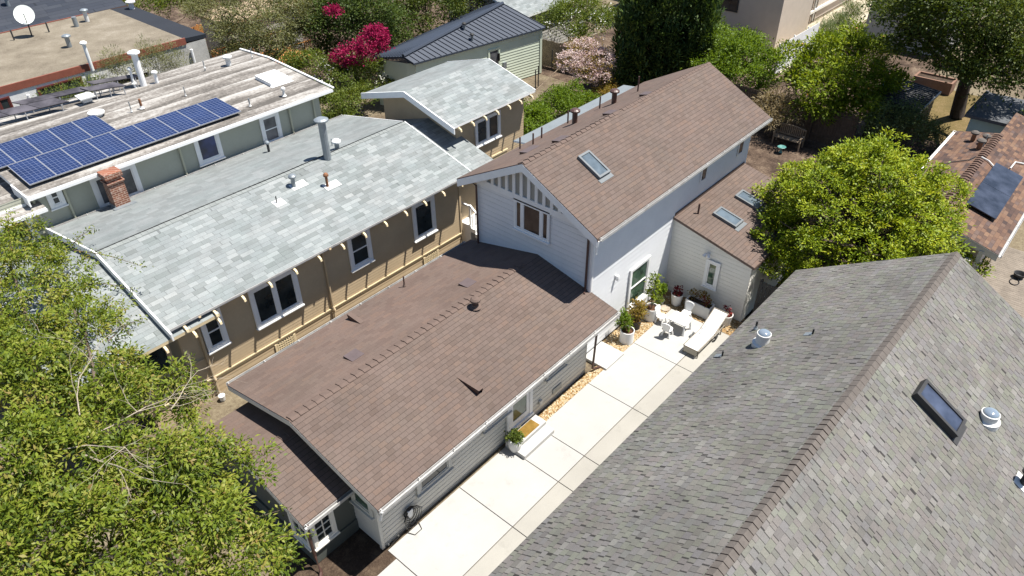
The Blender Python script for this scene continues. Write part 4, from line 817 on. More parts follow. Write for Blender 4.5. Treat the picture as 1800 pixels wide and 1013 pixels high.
mb = MB(); mb.frame_box((CX1, CE-0.1, CZ+0.022), (0.08, 0, 0), (0, CM-CE+0.1, CZR-CZ), (0, 0, 0.05)); mb.frame_box((CX1, CM+0.002, CZR+0.022), (0.08, 0, 0), (0, CB-CM, -0.12), (0, 0, 0.05)); mb.build('roof_edge', M['white_trim'], H5); mb = MB(); mb.box(CX0-0.05, CX0, CE-0.15, CE+1.2, CZ-0.3, CZ+0.06); mb.build('roof_edge', M['white_trim'], H5)
CW = 26.28
mb = MB(); siding(mb, (CX0-2.5, CW, 0), (1, 0, 0), (0, -1, 0), [(0, 1), (CX1-CX0+2.0, 1), (CX1-CX0+2.0, 5.06), (0, 5.06)], 0.115, 0.012); siding(mb, (CX1-0.5, CW, 0), (0, 1, 0), (1, 0, 0), [(0, 0), (6.5, 0), (6.5, 5.1), (0, 5.1)], 0.115, 0.012); siding(mb, (CX0-2.5, CB-0.2, 0), (1, 0, 0), (0, 1, 0), [(0, 0), (14, 0), (14, 5.2), (0, 5.2)], 0.115, 0.012); siding(mb, (CX0-2.5, CW, 0), (0, 1, 0), (-1, 0, 0), [(0, 0), (6.5, 0), (6.5, 5.0), (0, 5.0)], 0.115, 0.012)
mb.build('wall', M['olive_wall'], H5)
mb = MB(); mb.box(CX0-2.5, CX1-0.45, CW-0.08, CW-0.013, 3.62, 3.72); mb.build('water_table', M['olive_trim'], H5)
def cwin(px0, px1, py0, py1, st, gl, cas=0.14, **k):
    a = ay(px0, (py0+py1)/2, CW); t = ay((px0+px1)/2, py0, CW); bt = ay((px0+px1)/2, py1, CW); c = ay(px1, (py0+py1)/2, CW)
    window(H5, (a[0]+0.1, CW-0.014, bt[2]), (1, 0, 0), (0, -1, 0), c[0]-a[0]-0.2, t[2]-bt[2], st, 'white_trim', gl, cas, 0.05, True, **k)
cwin(459, 492, 204, 248, 'dh', 'curtain'); cwin(343, 387, 237, 280, 'fix', 'glass_b'); cwin(163, 246, 302, 352, 'pair', 'curtain', 0.16); cwin(82, 110, 333, 360, 'dh', 'glass', 0.13)
cwin(-5, 60, 372, 430, 'fix', 'glass', 0.16)
for (px, py) in ((552, 200), (508, 200), (322, 290), (120, 355), (74, 390)):
    x = float(ay(px, py, CW)[0]); downspout(H5, [(x, CW-0.09, 5.0), (x, CW-0.07, 3.55)], 'olive_trim', 0.045)
# blue solar array
def pv():
    mt, n, b, out = newmat('blue_solar_cells'); k = NB(n); uv = k.node('ShaderNodeUVMap'); uv.uv_map = 'UVMap'; s = k.node('ShaderNodeSeparateXYZ'); k.lk(uv.outputs[0], s.inputs[0])
    fu = k.math('FRACT', k.math('MULTIPLY', s.outputs[0], 6.0)); fv = k.math('FRACT', k.math('MULTIPLY', s.outputs[1], 10.0))
    l = k.math('MAXIMUM', k.math('LESS_THAN', fu, 0.10), k.math('LESS_THAN', fv, 0.10))
    co = k.objco(); c = k.ramp(k.noise(co, 1.3, 3), [(0.3, (0.010, 0.018, 0.062)), (0.7, (0.016, 0.03, 0.095))]); c = k.mix(k.math('MULTIPLY', l, 0.6), c, (0.16, 0.19, 0.28)); k.lk(c, b.inputs['Base Color']); b.inputs['Roughness'].default_value = 0.22; b.inputs['Specular IOR Level'].default_value = 0.45; return mt
M['pv_blue'] = pv(); M['alu'] = paint('aluminium_frame', (0.3612, 0.3698, 0.3870), 0.4, 0.06, 4, 0.5, metal=0.3)
cs = (CZR-CZ)/(CM-CE); vC = np.array([0, 1, cs]); vC /= np.linalg.norm(vC); nC = np.array([0, -cs, 1]); nC /= np.linalg.norm(nC); PC = np.array([CX0, CE, CZ])+nC*0.17
def pvpanel(P, wd, ln, u=(1, 0, 0), v=None, nn=None, cells='pv_blue', frame='alu', th=0.04):
    P, u = np.array(P, float), np.array(u, float); v = vC if v is None else v; nn = nC if nn is None else nn; f = 0.013; mb = MB(); Q = lambda s, t, d=0.0: P+u*s+v*t+nn*d
    mb.frame_box(Q(0, 0, -th), u*f, v*ln, nn*(th+0.004), 1); mb.frame_box(Q(wd-f, 0, -th), u*f, v*ln, nn*(th+0.004), 1); mb.frame_box(Q(f, 0, -th), u*(wd-2*f), v*f, nn*(th+0.004), 1); mb.frame_box(Q(f, ln-f, -th), u*(wd-2*f), v*f, nn*(th+0.004), 1)
    mb.face([Q(f, f), Q(wd-f, f), Q(wd-f, ln-f), Q(f, ln-f)], 0, [(0, 0), (1, 0), (1, 1), (0, 1)]); mb.face([Q(f, f, -th), Q(f, ln-f, -th), Q(wd-f, ln-f, -th), Q(wd-f, f, -th)], 1)
    return mb.build('solar_panel', [M[cells], M[frame]], H5)
a0 = apl(48.8, 323, PC, nC); a1 = apl(427, 197, PC, nC); t0 = apl(14, 286, PC, nC); t1 = apl(390, 172, PC, nC)
ylo = (a0[1]+a1[1])/2; yhi = (t0[1]+t1[1])/2; W_ = (a1[0]-a0[0])/9; Ln = yhi-ylo
for i in range(9): pvpanel((a0[0]+W_*i+0.005, ylo, PC[2]+cs*(ylo-PC[1])), W_-0.01, Ln-0.01)
tr = apl(190, 245, PC, nC)
xr = apl(159, 197, PC, nC)[0]
for i in range(5): pvpanel((xr-W_*(i+1)+0.005, yhi+0.01, PC[2]+cs*(yhi+0.02-PC[1])), W_-0.01, Ln-0.01)
mb = MB()
for y in (ylo+0.3, ylo+Ln-0.3, yhi+0.3, yhi+Ln-0.3):
    x1 = a1[0] if y < yhi else xr; mb.frame_box((a0[0]-(0 if y < yhi else 0.2), y, PC[2]+cs*(y-PC[1])-0.11), (x1-a0[0], 0, 0), (0, 0.05, 0), (0, 0, 0.065))
mb.build('mounting_rail', M['charcoal'], H5)
# dark framed panels tilted up on legs near the far edge
M['pv_grey'] = glassy('dusty_dark_solar_cells', (0.065, 0.06, 0.068), 0.3, 0.4)
PC2 = np.array([CX0, CM, CZR]); 
def rack(pts, name='solar_panel'):
    """panel rack from its four corners (near left, near right, far right, far left)"""
    P = [np.array(p, float) for p in pts]; nn = np.cross(P[1]-P[0], P[3]-P[0]); nn /= np.linalg.norm(nn); nn = nn if nn[2] > 0 else -nn; mb = MB(); N = max(1, int(np.linalg.norm(P[1]-P[0])/1.05))
    for i in range(N):
        A = P[0]+(P[1]-P[0])*(i/N+0.005); B = P[0]+(P[1]-P[0])*((i+1)/N-0.005); Cc = P[3]+(P[2]-P[3])*((i+1)/N-0.005); D = P[3]+(P[2]-P[3])*(i/N+0.005)
        V = [A, B, Cc, D]+[p-nn*0.045 for p in (A, B, Cc, D)]; mb.mesh(V, [(0, 1, 2, 3), (7, 6, 5, 4), (0, 4, 5, 1), (1, 5, 6, 2), (2, 6, 7, 3), (3, 7, 4, 0)])
    o = mb.build(name, M['pv_grey'], H5)
    for t in np.linspace(0.1, 0.9, 3):
        for (a, b) in ((P[0], P[1]), (P[3], P[2])):
            q = a+(b-a)*t; lg = MB(); lg.tube([q-nn*0.05, (q[0], q[1], CZR-0.06-abs(q[1]-CM)*0.04)], 0.022, 6); lg.build('rack_leg', M['alu'], o)
    return o
zt = CZR+0.28
rack([az(-40, 216, zt), az(122, 178, zt), az(95, 172, zt+0.12), az(-60, 208, zt+0.12)]); rack([az(40, 184, zt+0.05), az(165, 156, zt+0.05), az(143, 152, zt+0.15), az(20, 180, zt+0.15)])
rack([az(160, 160, zt+0.05), az(222, 150, zt+0.05), az(200, 144, zt+0.15), az(140, 155, zt+0.15)]); rack([az(165, 148, zt+0.1), az(245, 134, zt+0.1), az(236, 130, zt+0.2), az(150, 144, zt+0.2)])
def on_c(px, py): return apl(px, py, np.array([CX0, CE, CZ]), nC)
skylight(H5, on_c(474, 152)+np.array([0, -0.1, 0]), (1, 0, 0), vC, nC, 1.0, 1.15, 0.16, 'white_trim', 'white_plastic')
q = on_c(171, 204); mb = MB(); mb.lathe([(0.2, -0.1), (0.2, 0.10), (0.31, 0.11), (0.31, 0.17), (0.12, 0.22), (0.001, 0.23)], q, 20); mb.build('vent_cap', M['flash'], r5)
q = on_c(152, 176); mb = MB(); mb.box(q[0]-0.18, q[0]+0.18, q[1]-0.15, q[1]+0.15, q[2]-0.05, q[2]+0.12); mb.frame_box((q[0]-0.3, q[1]-0.26, q[2]+0.12), (0.6, 0, 0), (0, 0.52, 0.04), (0, 0, 0.05)); mb.build('vent_cap', M['flash'], r5)
for (px, py, h, r_, mt, cp) in ((251, 145, 1.25, 0.13, 'white_trim', 'white_trim'), (236, 148, 0.6, 0.05, 'white_trim', 'flash'), (275, 141, 0.3, 0.07, 'white_trim', 'flash'), (250, 192, 0.42, 0.05, 'rust', None), (232, 198, 0.45, 0.02, 'galv', None), (327, 170, 0.42, 0.02, 'galv', None), (360, 121, 0.35, 0.025, 'galv', None), (402, 113, 0.3, 0.11, 'flash', 'flash'), (440, 188, 0.35, 0.03, 'galv', None), (443, 101, 0.4, 0.02, 'galv', None), (500, 170, 0.3, 0.05, 'flash', 'flash')):
    pipe(r5, on_c(px, py), h, r_, mt, cap=cp, flash='flash' if r_ < 0.06 else None)

# ------------------------------------------------------------------ stucco house with gravel roof
H6 = thing('stucco_house', 'white stucco house with flat gravel roof and red fascia behind the olive house', 'house', (12, 41, 0))
M['roof_gravel'] = ground_mat('roof_gravel', [(0.0963, 0.0791, 0.0585), (0.1531, 0.1307, 0.0998), (0.1875, 0.1617, 0.1230), (0.2382, 0.2098, 0.1694)], 0.9, 18, 0.7, 0.03)
SF, SB, SZ, SX0, SX1, SX2 = 37.1, 45.2, 5.15, -6, 17.2, 18.3
mb = MB(); mb.box(SX0, SX1, SF, SB, SZ-0.25, SZ); mb.build('roof', M['roof_gravel'], H6)
mb = MB(); mb.frame_box((SX1+0.002, SF+0.1, SZ-0.02), (1.25, 0, -0.05), (0, 8.0, 0), (0, 0, -0.2)); mb.frame_box((SX1-0.5, SB-2.2, SZ+0.01), (1.9, 0, -0.05), (0, 2.4, 0), (0, 0, -0.2)) if False else None; o = mb.build('roof', M['dark_sh'], H6); o['label'] = 'black felt strip at the end of the gravel roof'
mb = MB(); mb.box(SX0, SX1+0.03, SF-0.08, SF-0.002, SZ-0.27, SZ+0.05); mb.box(SX0, SX1-1.2, SB+0.002, SB+0.06, SZ-0.27, SZ+0.04); mb.build('fascia', paint('red_brown_fascia', (0.22, 0.07, 0.045), 0.6, 0.15, 4), H6)
mb = MB(); siding(mb, (SX0, SF-0.03, 0), (1, 0, 0), (0, -1, 0), [(0, 0), (SX1-SX0-1.6, 0), (SX1-SX0-1.6, 4.95), (0, 4.95)], 5, 0.0); siding(mb, (SX0, SB-0.2, 0), (1, 0, 0), (0, 1, 0), [(0, 0), (24, 0), (24, 4.95), (0, 4.95)], 5, 0)
mb.build('wall', M['stucco'], H6)
mb = MB(); siding(mb, (SX1-1.6, SF-0.03, 0), (1, 0, 0), (0, -1, 0), [(0, 0), (2.7, 0), (2.7, 4.9), (0, 4.9)], 5, 0.0); siding(mb, (SX2, SF-0.03, 0), (0, 1, 0), (1, 0, 0), [(0, 0), (7.6, 0), (7.6, 4.9), (0, 4.9)], 5, 0.0); o = mb.build('wall', M['stucco_grey'], H6); o['label'] = 'grey weathered end wall'
M['red_frame'] = paint('dark_red_window_frame', (0.12, 0.03, 0.025), 0.5, 0.1, 4)
def swin(px0, py0, px1, py1, st, gl='glass', fr='red_frame'):
    y = SF-0.03; xm, ym_ = (px0+px1)/2, (py0+py1)/2; a = ay(px0, ym_+ (py1-py0)*0.2, y); b2 = ay(px1, ym_-(py1-py0)*0.2, y); t = ay(xm, ym_-10, y); bt = ay(xm, ym_+10, y)
    window(H6, (a[0], y-0.014, bt[2]), (1, 0, 0), (0, -1, 0), b2[0]-a[0], t[2]-bt[2], st, fr, gl, 0.07, 0.05, False)
swin(64, 172, 149, 140, 'slide'); swin(-2, 195, 20, 172, 'fix')
mb = MB(); a = ay(186, 130, SF-0.03); mb.box(a[0], a[0]+1.9, SF-0.06, SF-0.04, 3.0, 4.1); mb.build('opening', M['black'], H6)
mb = MB(); mb.box(a[0]-0.12, a[0]+2.0, SF-0.10, SF-0.06, 4.1, 4.22); mb.box(a[0]-0.12, a[0], SF-0.10, SF-0.06, 2.9, 4.1); mb.build('opening_frame', M['stucco'], H6)
for (px, py, h, r_, mt, cp) in ((123, 83, 0.5, 0.11, 'galv', 'galv'), (135, 47, 0.5, 0.12, 'galv', None), (154, 38, 0.55, 0.11, 'flash', 'galv'), (160, 115, 1.0, 0.08, 'white_trim', 'white_trim'), (232, 14, 0.3, 0.14, 'flash', 'flash')):
    pipe(H6, az(px, py, SZ), h, r_, mt, cap=cp)
for (px, py) in ((168, 142), (340, 104), (53, 178)):
    q = ay(px, py, SF-0.1); mb = MB(); mb.tube([(q[0], SF-0.14, 4.6), (q[0], SF-0.14, 2.8)], 0.07, 8); mb.build('downspout', M['white_trim'], H6)
q = az(45, 48, SZ); qd = np.array([q[0], SB-0.3, SZ]); mb = MB(); ddir = Vector((-0.25, -0.72, 0.62)).normalized(); uu = ddir.cross(Vector((0, 0, 1))).normalized(); vv = uu.cross(ddir)
cen = Vector(az(43, 27, SZ+1.05)); V = []; F = []; nr_ = 24
for i, rr in enumerate((0.0, 0.2, 0.36, 0.46)):
    for kk in range(nr_):
        a_ = 2*math.pi*kk/nr_; V.append(cen+uu*(rr*math.cos(a_))+vv*(rr*1.1*math.sin(a_))+ddir*(0.35*rr*rr))
for i in range(3):
    for kk in range(nr_): F.append((i*nr_+kk, i*nr_+(kk+1) % nr_, (i+1)*nr_+(kk+1) % nr_, (i+1)*nr_+kk))
mb.mesh(V, F); dish = mb.build('satellite_dish', paint('pale_dish_paint', (0.55, 0.58, 0.55), 0.5, 0.05, 3), H6, smooth=True)
mb = MB(); mb.tube([cen-ddir*0.02, cen-ddir*0.12-Vector((0, 0, 0.2)), (cen.x, cen.y+0.1, SZ-0.02)], 0.035, 8); mb.tube([cen-vv*0.45+ddir*0.05, cen+ddir*0.42-vv*0.12], 0.02, 6); mb.box(cen.x-0.9, cen.x-0.84, cen.y, cen.y+0.06, SZ, SZ+0.5); mb.box(cen.x+0.8, cen.x+0.86, cen.y, cen.y+0.06, SZ, SZ+0.5); mb.build('dish_mast', M['charcoal'], dish)

H7 = thing('black_roof_house', 'house with a broad blue-black shingle roof at the top left', 'house', (8, 53, 0))
r = MB(); slope(r, (-12, 46.2, 4.9), (18.6, 46.2, 4.9), (18.6, 54, 7.4), (-12, 54, 7.4), 0, 0.12, 1); slope(r, (18.6, 62, 4.9), (-12, 62, 4.9), (-12, 54, 7.4), (18.6, 54, 7.4), 0, 0.12, 1)
r7 = r.build('roof', [M['dark_sh'], M['brown_edge']], H7); mb = MB(); mb.box(-11.6, 18.2, 46.6, 61.6, 0, 4.95); mb.build('wall', M['stucco_grey'], H7)
q = apl(15, 10, (0, 46.2, 4.9), (0, -2.5, 7.8)); pipe(r7, q, 0.5, 0.1, 'galv', cap='charcoal')

# ------------------------------------------------------------------ pale green building with dark metal roof
H8 = thing('metal_roof_house', 'pale green clapboard building with dark blue standing seam metal roof', 'house', (32, 31, 0))
M['metal_blue'] = paint('dark_blue_metal_roofing', (0.035, 0.045, 0.066), 0.6, 0.06, 2, 0.3)
fr, fl_, A_, B_, ll, lr_ = az(959, 48, 2.9), az(727, 112, 2.85), az(709, 100, 3.15), az(884, 7, 4.1), az(655, 101, 2.85), az(872, 3, 3.2)
mb = MB(); ins = lambda p, z: np.array([p[0], p[1], z])
def patch(a, b, c, d, ribs, axis):
    """metal roof plane a-b (eave) c-d (top) with standing seams"""
    a, b, c, d = (np.array(t, float) for t in (a, b, c, d)); Z = np.array([0, 0, 1.0])
    mb.face([a, b, c, d]); mb.face([d-Z*0.1, c-Z*0.1, b-Z*0.1, a-Z*0.1])
    for p, q in ((a, b), (b, c), (c, d), (d, a)): mb.face([p, p-Z*0.1, q-Z*0.1, q])
    for i in range(ribs+1):
        t = i/ribs; p = (a+(b-a)*t) if axis == 0 else (a+(d-a)*t); q = (d+(c-d)*t) if axis == 0 else (b+(c-b)*t)
        w_ = (b-a)/np.linalg.norm(b-a) if axis == 0 else (d-a)/np.linalg.norm(d-a)
        mb.frame_box(p-w_*0.02+Z*0.001, w_*0.03, q-p, Z*0.05)
patch(fl_, fr, B_, A_, 26, 0); patch(ll, A_, B_, lr_, 11, 0)
r8 = mb.build('roof', M['metal_blue'], H8)
mb = MB(); t8 = (B_-A_)/np.linalg.norm(B_-A_); mb.tube([A_+np.array([0, 0, 0.05]), B_+np.array([0, 0, 0.05])], 0.11, 6); mb.build('ridge_cap', M['metal_blue'], r8)
uF = (fr-fl_)*np.array([1, 1, 0]); LF = np.linalg.norm(uF); uF /= LF; nF = np.array([uF[1], -uF[0], 0]); o8 = fl_*np.array([1, 1, 0])-nF*0.18+uF*0.2
mb = MB(); siding(mb, o8, uF, nF, [(0, 0), (LF-0.35, 0), (LF-0.35, 2.78), (0, 2.74)], 0.17, 0.02)
pl = ll*np.array([1, 1, 0])+uF*0.15; vL = (A_-ll)*np.array([1, 1, 0]); vLn = vL/np.linalg.norm(vL); siding(mb, pl, vLn, np.array([-vLn[1], vLn[0], 0])*(1 if np.dot(np.array([-vLn[1], vLn[0], 0]), (-1, 0, 0)) > 0 else -1), [(0, 0), (np.linalg.norm(vL), 0), (np.linalg.norm(vL), 2.75), (0, 2.75)], 0.17, 0.02)
pa_ = A_*np.array([1, 1, 0])+uF*0.15; vM = o8-pa_; siding(mb, pa_, vM/np.linalg.norm(vM), -uF, [(0, 0), (np.linalg.norm(vM), 0), (np.linalg.norm(vM), 2.75), (0, 2.75)], 0.17, 0.02)
siding(mb, o8+uF*(LF-0.35), -nF, uF, [(0, 0), (5, 0), (5, 2.8), (0, 2.8)], 0.17, 0.02); mb.build('wall', M['mint_wall'], H8)
mb = MB(); e_ = o8+uF*(LF-0.35); mb.frame_box(e_+nF*0.022, -uF*0.16, nF*0.03, np.array([0, 0, 2.75])); mb.frame_box(o8+nF*0.022+np.array([0, 0, 2.55]), uF*(LF-0.52), nF*0.03, np.array([0, 0, 0.22])); mb.build('trim', M['mint_wall'], H8)
def on8(px, py):
    nn = np.cross(fr-fl_, B_-fr); nn = nn/np.linalg.norm(nn); return apl(px, py, fr, nn)
for px, py in ((816, 52), (830, 71)): pipe(r8, on8(px, py), 0.3, 0.07, 'galv', cap='charcoal')
sF = lambda px, py: np.dot(ray(px, py), 1) 
def onw(px, py):
    return apl(px, py, o8, nF)
q = onw(868, 106); s_ = float(np.dot(q-o8, uF)); window(H8, o8+uF*(s_-0.35)+nF*0.02+np.array([0, 0, 1.2]), uF, nF, 0.7, 1.1, 'fix', 'mint_wall', 'curtain', 0.10, 0.04, True)
q = onw(886, 112); s_ = float(np.dot(q-o8, uF)); mb = MB(); mb.frame_box(o8+uF*(s_-0.12)+nF*0.02+np.array([0, 0, 1.0]), uF*0.24, nF*0.1, np.array([0, 0, 0.4])); mb.build('meter_box', M['galv'], H8)
q = onw(874, 92); s_ = float(np.dot(q-o8, uF)); mb = MB(); mb.frame_box(o8+uF*s_+nF*0.02+np.array([0, 0, 1.6]), uF*0.1, nF*0.12, np.array([0, 0, 0.45])); mb.build('wall_lamp', M['black'], H8)

# ------------------------------------------------------------------ far buildings
def boxhouse(name, label, cat, x0, x1, y0, y1, zt_, wall, roofm, over=0.3, e=5.0):
    h = thing(name, label, cat, ((x0+x1)/2, (y0+y1)/2, 0)); mb = MB()
    siding(mb, (x0, y0, 0), (1, 0, 0), (0, -1, 0), [(0, 0), (x1-x0, 0), (x1-x0, zt_), (0, zt_)], e, 0.0 if e > 1 else 0.015); siding(mb, (x0, y0, 0), (0, 1, 0), (-1, 0, 0), [(0, 0), (y1-y0, 0), (y1-y0, zt_), (0, zt_)], e, 0.0 if e > 1 else 0.015); siding(mb, (x0, y1, 0), (1, 0, 0), (0, 1, 0), [(0, 0), (x1-x0, 0), (x1-x0, zt_), (0, zt_)], e, 0.0); siding(mb, (x1, y0, 0), (0, 1, 0), (1, 0, 0), [(0, 0), (y1-y0, 0), (y1-y0, zt_), (0, zt_)], e, 0.0)
    mb.build('wall', M[wall], h); mb = MB(); mb.box(x0-over, x1+over, y0-over, y1+over, zt_, zt_+0.14); mb.build('roof', M[roofm], h); return h
H9 = boxhouse('apartment_building', 'tall beige stucco building at the top right with a dark window high on its wall', 'building', 49.6, 55.0, 19.4, 32, 6.5, 'beige_stucco', 'charcoal', 0.5)
q = ax(1265, 3, 49.6); window(H9, (49.59, q[1]+1.0, q[2]-0.45), (0, -1, 0), (-1, 0, 0), 2.4, 1.0, 'slide', 'charcoal', 'glass', 0.05, 0.04, False)
H10 = boxhouse('apartment_building', 'brownish stucco house beside the weedy dirt path, beyond the beige building', 'building', 55.3, 78, 20.2, 34, 6.0, 'beige_stucco', 'charcoal', 0.5)
mb = MB(); mb.box(55.3, 78, 20.05, 20.19, 0.7, 0.9); mb.build('wall_band', M['cream_wall'], H10)
q = ay(1428, 25, 20.2); window(H10, (q[0]-0.3, 20.18, q[2]-0.9), (1, 0, 0), (0, -1, 0), 0.8, 2.0, 'dh', 'beige_stucco', 'glass', 0.1, 0.05, True); downspout(H10, [(57.6, 20.1, 5.9), (57.6, 20.1, 0.1)], 'cream_wall', 0.06)
H11 = boxhouse('stucco_garage', 'grey stucco outbuilding half hidden by the big oak at the top right', 'garage', 55.5, 60, 10.2, 15.6, 3.0, 'stucco_grey', 'charcoal', 0.2)
tag(sheet('path', 46, 90, 17.2, 20.0, -0.03, 'dirt_path'), kind='structure')
# small blue-grey roofed building at the top centre
H12 = thing('grey_garage', 'grey outbuilding with pale blue-grey roof at the top centre', 'garage', (40, 34, 0))
r = MB(); slope(r, (36.8, 31.2, 2.9), (43, 31.2, 2.9), (43, 35, 4.0), (36.8, 35, 4.0), 0, 0.1, 1); slope(r, (43, 38.8, 2.9), (36.8, 38.8, 2.9), (36.8, 35, 4.0), (43, 35, 4.0), 0, 0.1, 1); r.build('roof', [M['grey_sh'], M['white_trim']], H12)
mb = MB(); siding(mb, (37.2, 31.6, 0), (1, 0, 0), (0, -1, 0), [(0, 0), (5.4, 0), (5.4, 2.85), (0, 2.85)], 0.2); siding(mb, (37.2, 31.6, 0), (0, 1, 0), (-1, 0, 0), [(0, 0), (6.8, 0), (6.8, 2.85), (3.4, 3.85), (0, 2.85)], 0.2); siding(mb, (42.6, 31.6, 0), (0, 1, 0), (1, 0, 0), [(0, 0), (6.8, 0), (6.8, 2.85), (3.4, 3.85), (0, 2.85)], 0.2); mb.build('wall', M['stucco_grey'], H12)
q = ay(930, 35, 31.6); mb = MB(); mb.box(q[0]-0.5, q[0]+0.4, 31.53, 31.58, 0, 2.1); mb.build('door', M['white_trim'], H12)
# tan roofed shed, orange deck and fence at the top left
H13 = thing('garden_shed', 'small shed with flat tan roof beside the orange wooden deck', 'shed', (25, 47, 0))
mb = MB(); mb.box(23.6, 29.5, 44.9, 48.4, 2.75, 2.9); mb.build('roof', paint('tan_roofing', (0.33, 0.25, 0.165), 0.9, 0.12, 2), H13); mb = MB(); mb.box(23.8, 29.3, 45.1, 48.2, 0, 2.75); mb.build('wall', M['stucco_grey'], H13)
DK2 = thing('wooden_deck', 'orange stained wooden deck with railings behind the stucco house', 'deck', (25, 43, 0))
mb = MB(); mb.box(22.2, 27.5, 41.5, 44.6, 0.5, 0.62); mb.build('boards', M['wood_red'], DK2)
for (a, b) in (((22.2, 41.5), (27.5, 41.5)), ((22.2, 41.5), (22.2, 44.6)), ((22.2, 44.6), (27.5, 44.6))):
    mb = MB(); a_, b_ = np.array([*a, 0.62]), np.array([*b, 0.62]); N = int(np.linalg.norm(b_-a_)/0.16)
    mb.tube([a_+(0, 0, 1.0), b_+(0, 0, 1.0)], 0.05, 6)
    for i in range(N+1): q = a_+(b_-a_)*i/N; mb.tube([q, q+np.array([0, 0, 1.0])], 0.02 if i % 6 else 0.05, 5)
    mb.build('railing', M['wood_red'], DK2)
def fence(name, label, a, b, h, mat, board=0.14, gap=0.012, z0=0.0, wob=0.0):
    t = thing(name, label, 'fence', ((a[0]+b[0])/2, (a[1]+b[1])/2, z0)); a, b = np.array([*a, z0]), np.array([*b, z0]); L = np.linalg.norm(b-a); u = (b-a)/L; nn = np.array([u[1], -u[0], 0]); N = int(L/board); mb = MB()
    for i in range(N): mb.frame_box(a+u*(i*board), u*(board-gap), nn*0.02, np.array([0, 0, h+random.uniform(-wob, wob)]))
    mb.build('boards', M[mat], t); mb = MB()
    for z in (0.3, h-0.3): mb.frame_box(a-nn*0.04+np.array([0, 0, z]), u*L, nn*0.038, np.array([0, 0, 0.09]))
    mb.build('rail', M[mat], t)
    for i in range(int(L/2.2)+1):
        mb = MB(); mb.frame_box(a+u*min(i*2.2, L-0.1)-nn*0.13, u*0.09, nn*0.088, np.array([0, 0, h+0.03])); mb.build('post', M[mat], t)
    return t
fence('wooden_fence', 'orange board fence behind the deck at the top left', (22, 49.0), (34, 52.0), 1.8, 'wood_red')
fence('wooden_fence', 'dark weathered board fence behind the garden bench', (37.6, 9.6), (37.6, 16.6), 1.9, 'wood_dark', wob=0.03)
fence('wooden_fence', 'brown board fence between the pale green building and the blossoming tree', (37.2, 30.5), (37.9, 21.5), 1.7, 'wood', wob=0.03)
fence('white_fence', 'white vertical board fence in front of the beige building', az(1362, 131)[:2], az(1430, 88)[:2], 1.9, 'white_trim')
fence('wooden_fence', 'dark fence beside the cream rear extension, half hidden by the right foreground roof', (21.25, 7.1), (21.6, 3.5), 1.9, 'charcoal', wob=0.02)
# wire fence posts by the blossom tree
for i, (px, py) in enumerate(((941, 160), (970, 122), (946, 152))):
    q = az(px, py); mb = MB(); mb.tube([q, q+np.array([0, 0, 1.3])], 0.035, 6); tag(mb.build('fence_post', M['charcoal'], off=None), 'thin dark post in the dry garden bed behind the green bushes', 'post', 'thin garden posts')
q1, q2 = az(941, 160, 1.0), az(985, 118, 1.0); mb = MB(); mb.tube([q1, q2], 0.025, 6); tag(mb.build('fence_rail', M['wood']), 'pale rail running between thin posts behind the green bushes', 'rail')
# sheds on the right
K1 = thing('dark_shed', 'dark shed with ribbed charcoal roof between the citrus tree and the oak trunk', 'shed', (41, 8.4, 0))
mb = MB(); mb.frame_box((39.2, 7.4, 2.2), (3.5, 0, 0.0), (0, 2.4, 0.25), (0, 0, 0.07))
for i in range(14): mb.frame_box((39.2+i*0.26, 7.4, 2.272), (0.05, 0, 0), (0, 2.4, 0.25), (0, 0, 0.025))
mb.build('roof', M['charcoal'], K1); mb = MB(); siding(mb, (39.35, 7.5, 0), (1, 0, 0), (0, -1, 0), [(0, 0), (3.2, 0), (3.2, 2.2), (0, 2.2)], 0.2); siding(mb, (39.35, 7.5, 0), (0, 1, 0), (-1, 0, 0), [(0, 0), (2.2, 0), (2.2, 2.4), (0, 2.2)], 0.2); mb.build('wall', M['charcoal'], K1)
mb = MB(); mb.box(39.2, 42.7, 7.33, 7.39, 2.12, 2.26); mb.build('roof_edge', M['galv'], K1)
K2 = thing('teal_shed', 'pale teal shed with flat dark grey roof at the right edge', 'shed', (41.5, 3, 0))
mb = MB(); mb.box(39.45, 43.2, 0.2, 5.45, 2.45, 2.6); mb.box(39.45, 43.2, 5.28, 5.44, 2.601, 2.66); mb.build('roof', paint('dark_grey_roll_roof', (0.075, 0.08, 0.088), 0.8, 0.1, 1.2), K2); mb = MB(); siding(mb, (39.7, 0.4, 0), (0, 1, 0), (-1, 0, 0), [(0, 0), (4.8, 0), (4.8, 2.45), (0, 2.45)], 2.6, 0.0); siding(mb, (39.7, 5.2, 0), (1, 0, 0), (0, 1, 0), [(0, 0), (3.2, 0), (3.2, 2.45), (0, 2.45)], 2.6, 0.0); mb.build('wall', paint('pale_teal_paint', (0.33, 0.44, 0.43), 0.7, 0.06, 2), K2)
PB = thing('raised_bed', 'long wooden raised planting bed in the shade beyond the dark shed', 'planter', (49.4, 9.1, 0))
mb = MB(); x0, x1, y0, y1 = 48.85, 49.95, 7.95, 10.15
for b_ in ((x0, x0+0.12, y0, y1), (x1-0.12, x1, y0, y1), (x0+0.12, x1-0.12, y0, y0+0.12), (x0+0.12, x1-0.12, y1-0.12, y1)): mb.box(*b_, 0, 0.7)
mb.build('box', paint('reddish_wood', (0.19, 0.105, 0.068), 0.8, 0.15, 4), PB); mb = MB(); mb.box(x0+0.12, x1-0.12, y0+0.12, y1-0.12, 0.1, 0.6); mb.build('soil', M['soil'], PB)
q = az(1589, 142, 0.5); mb = MB(); N = 10
V = []; F = []
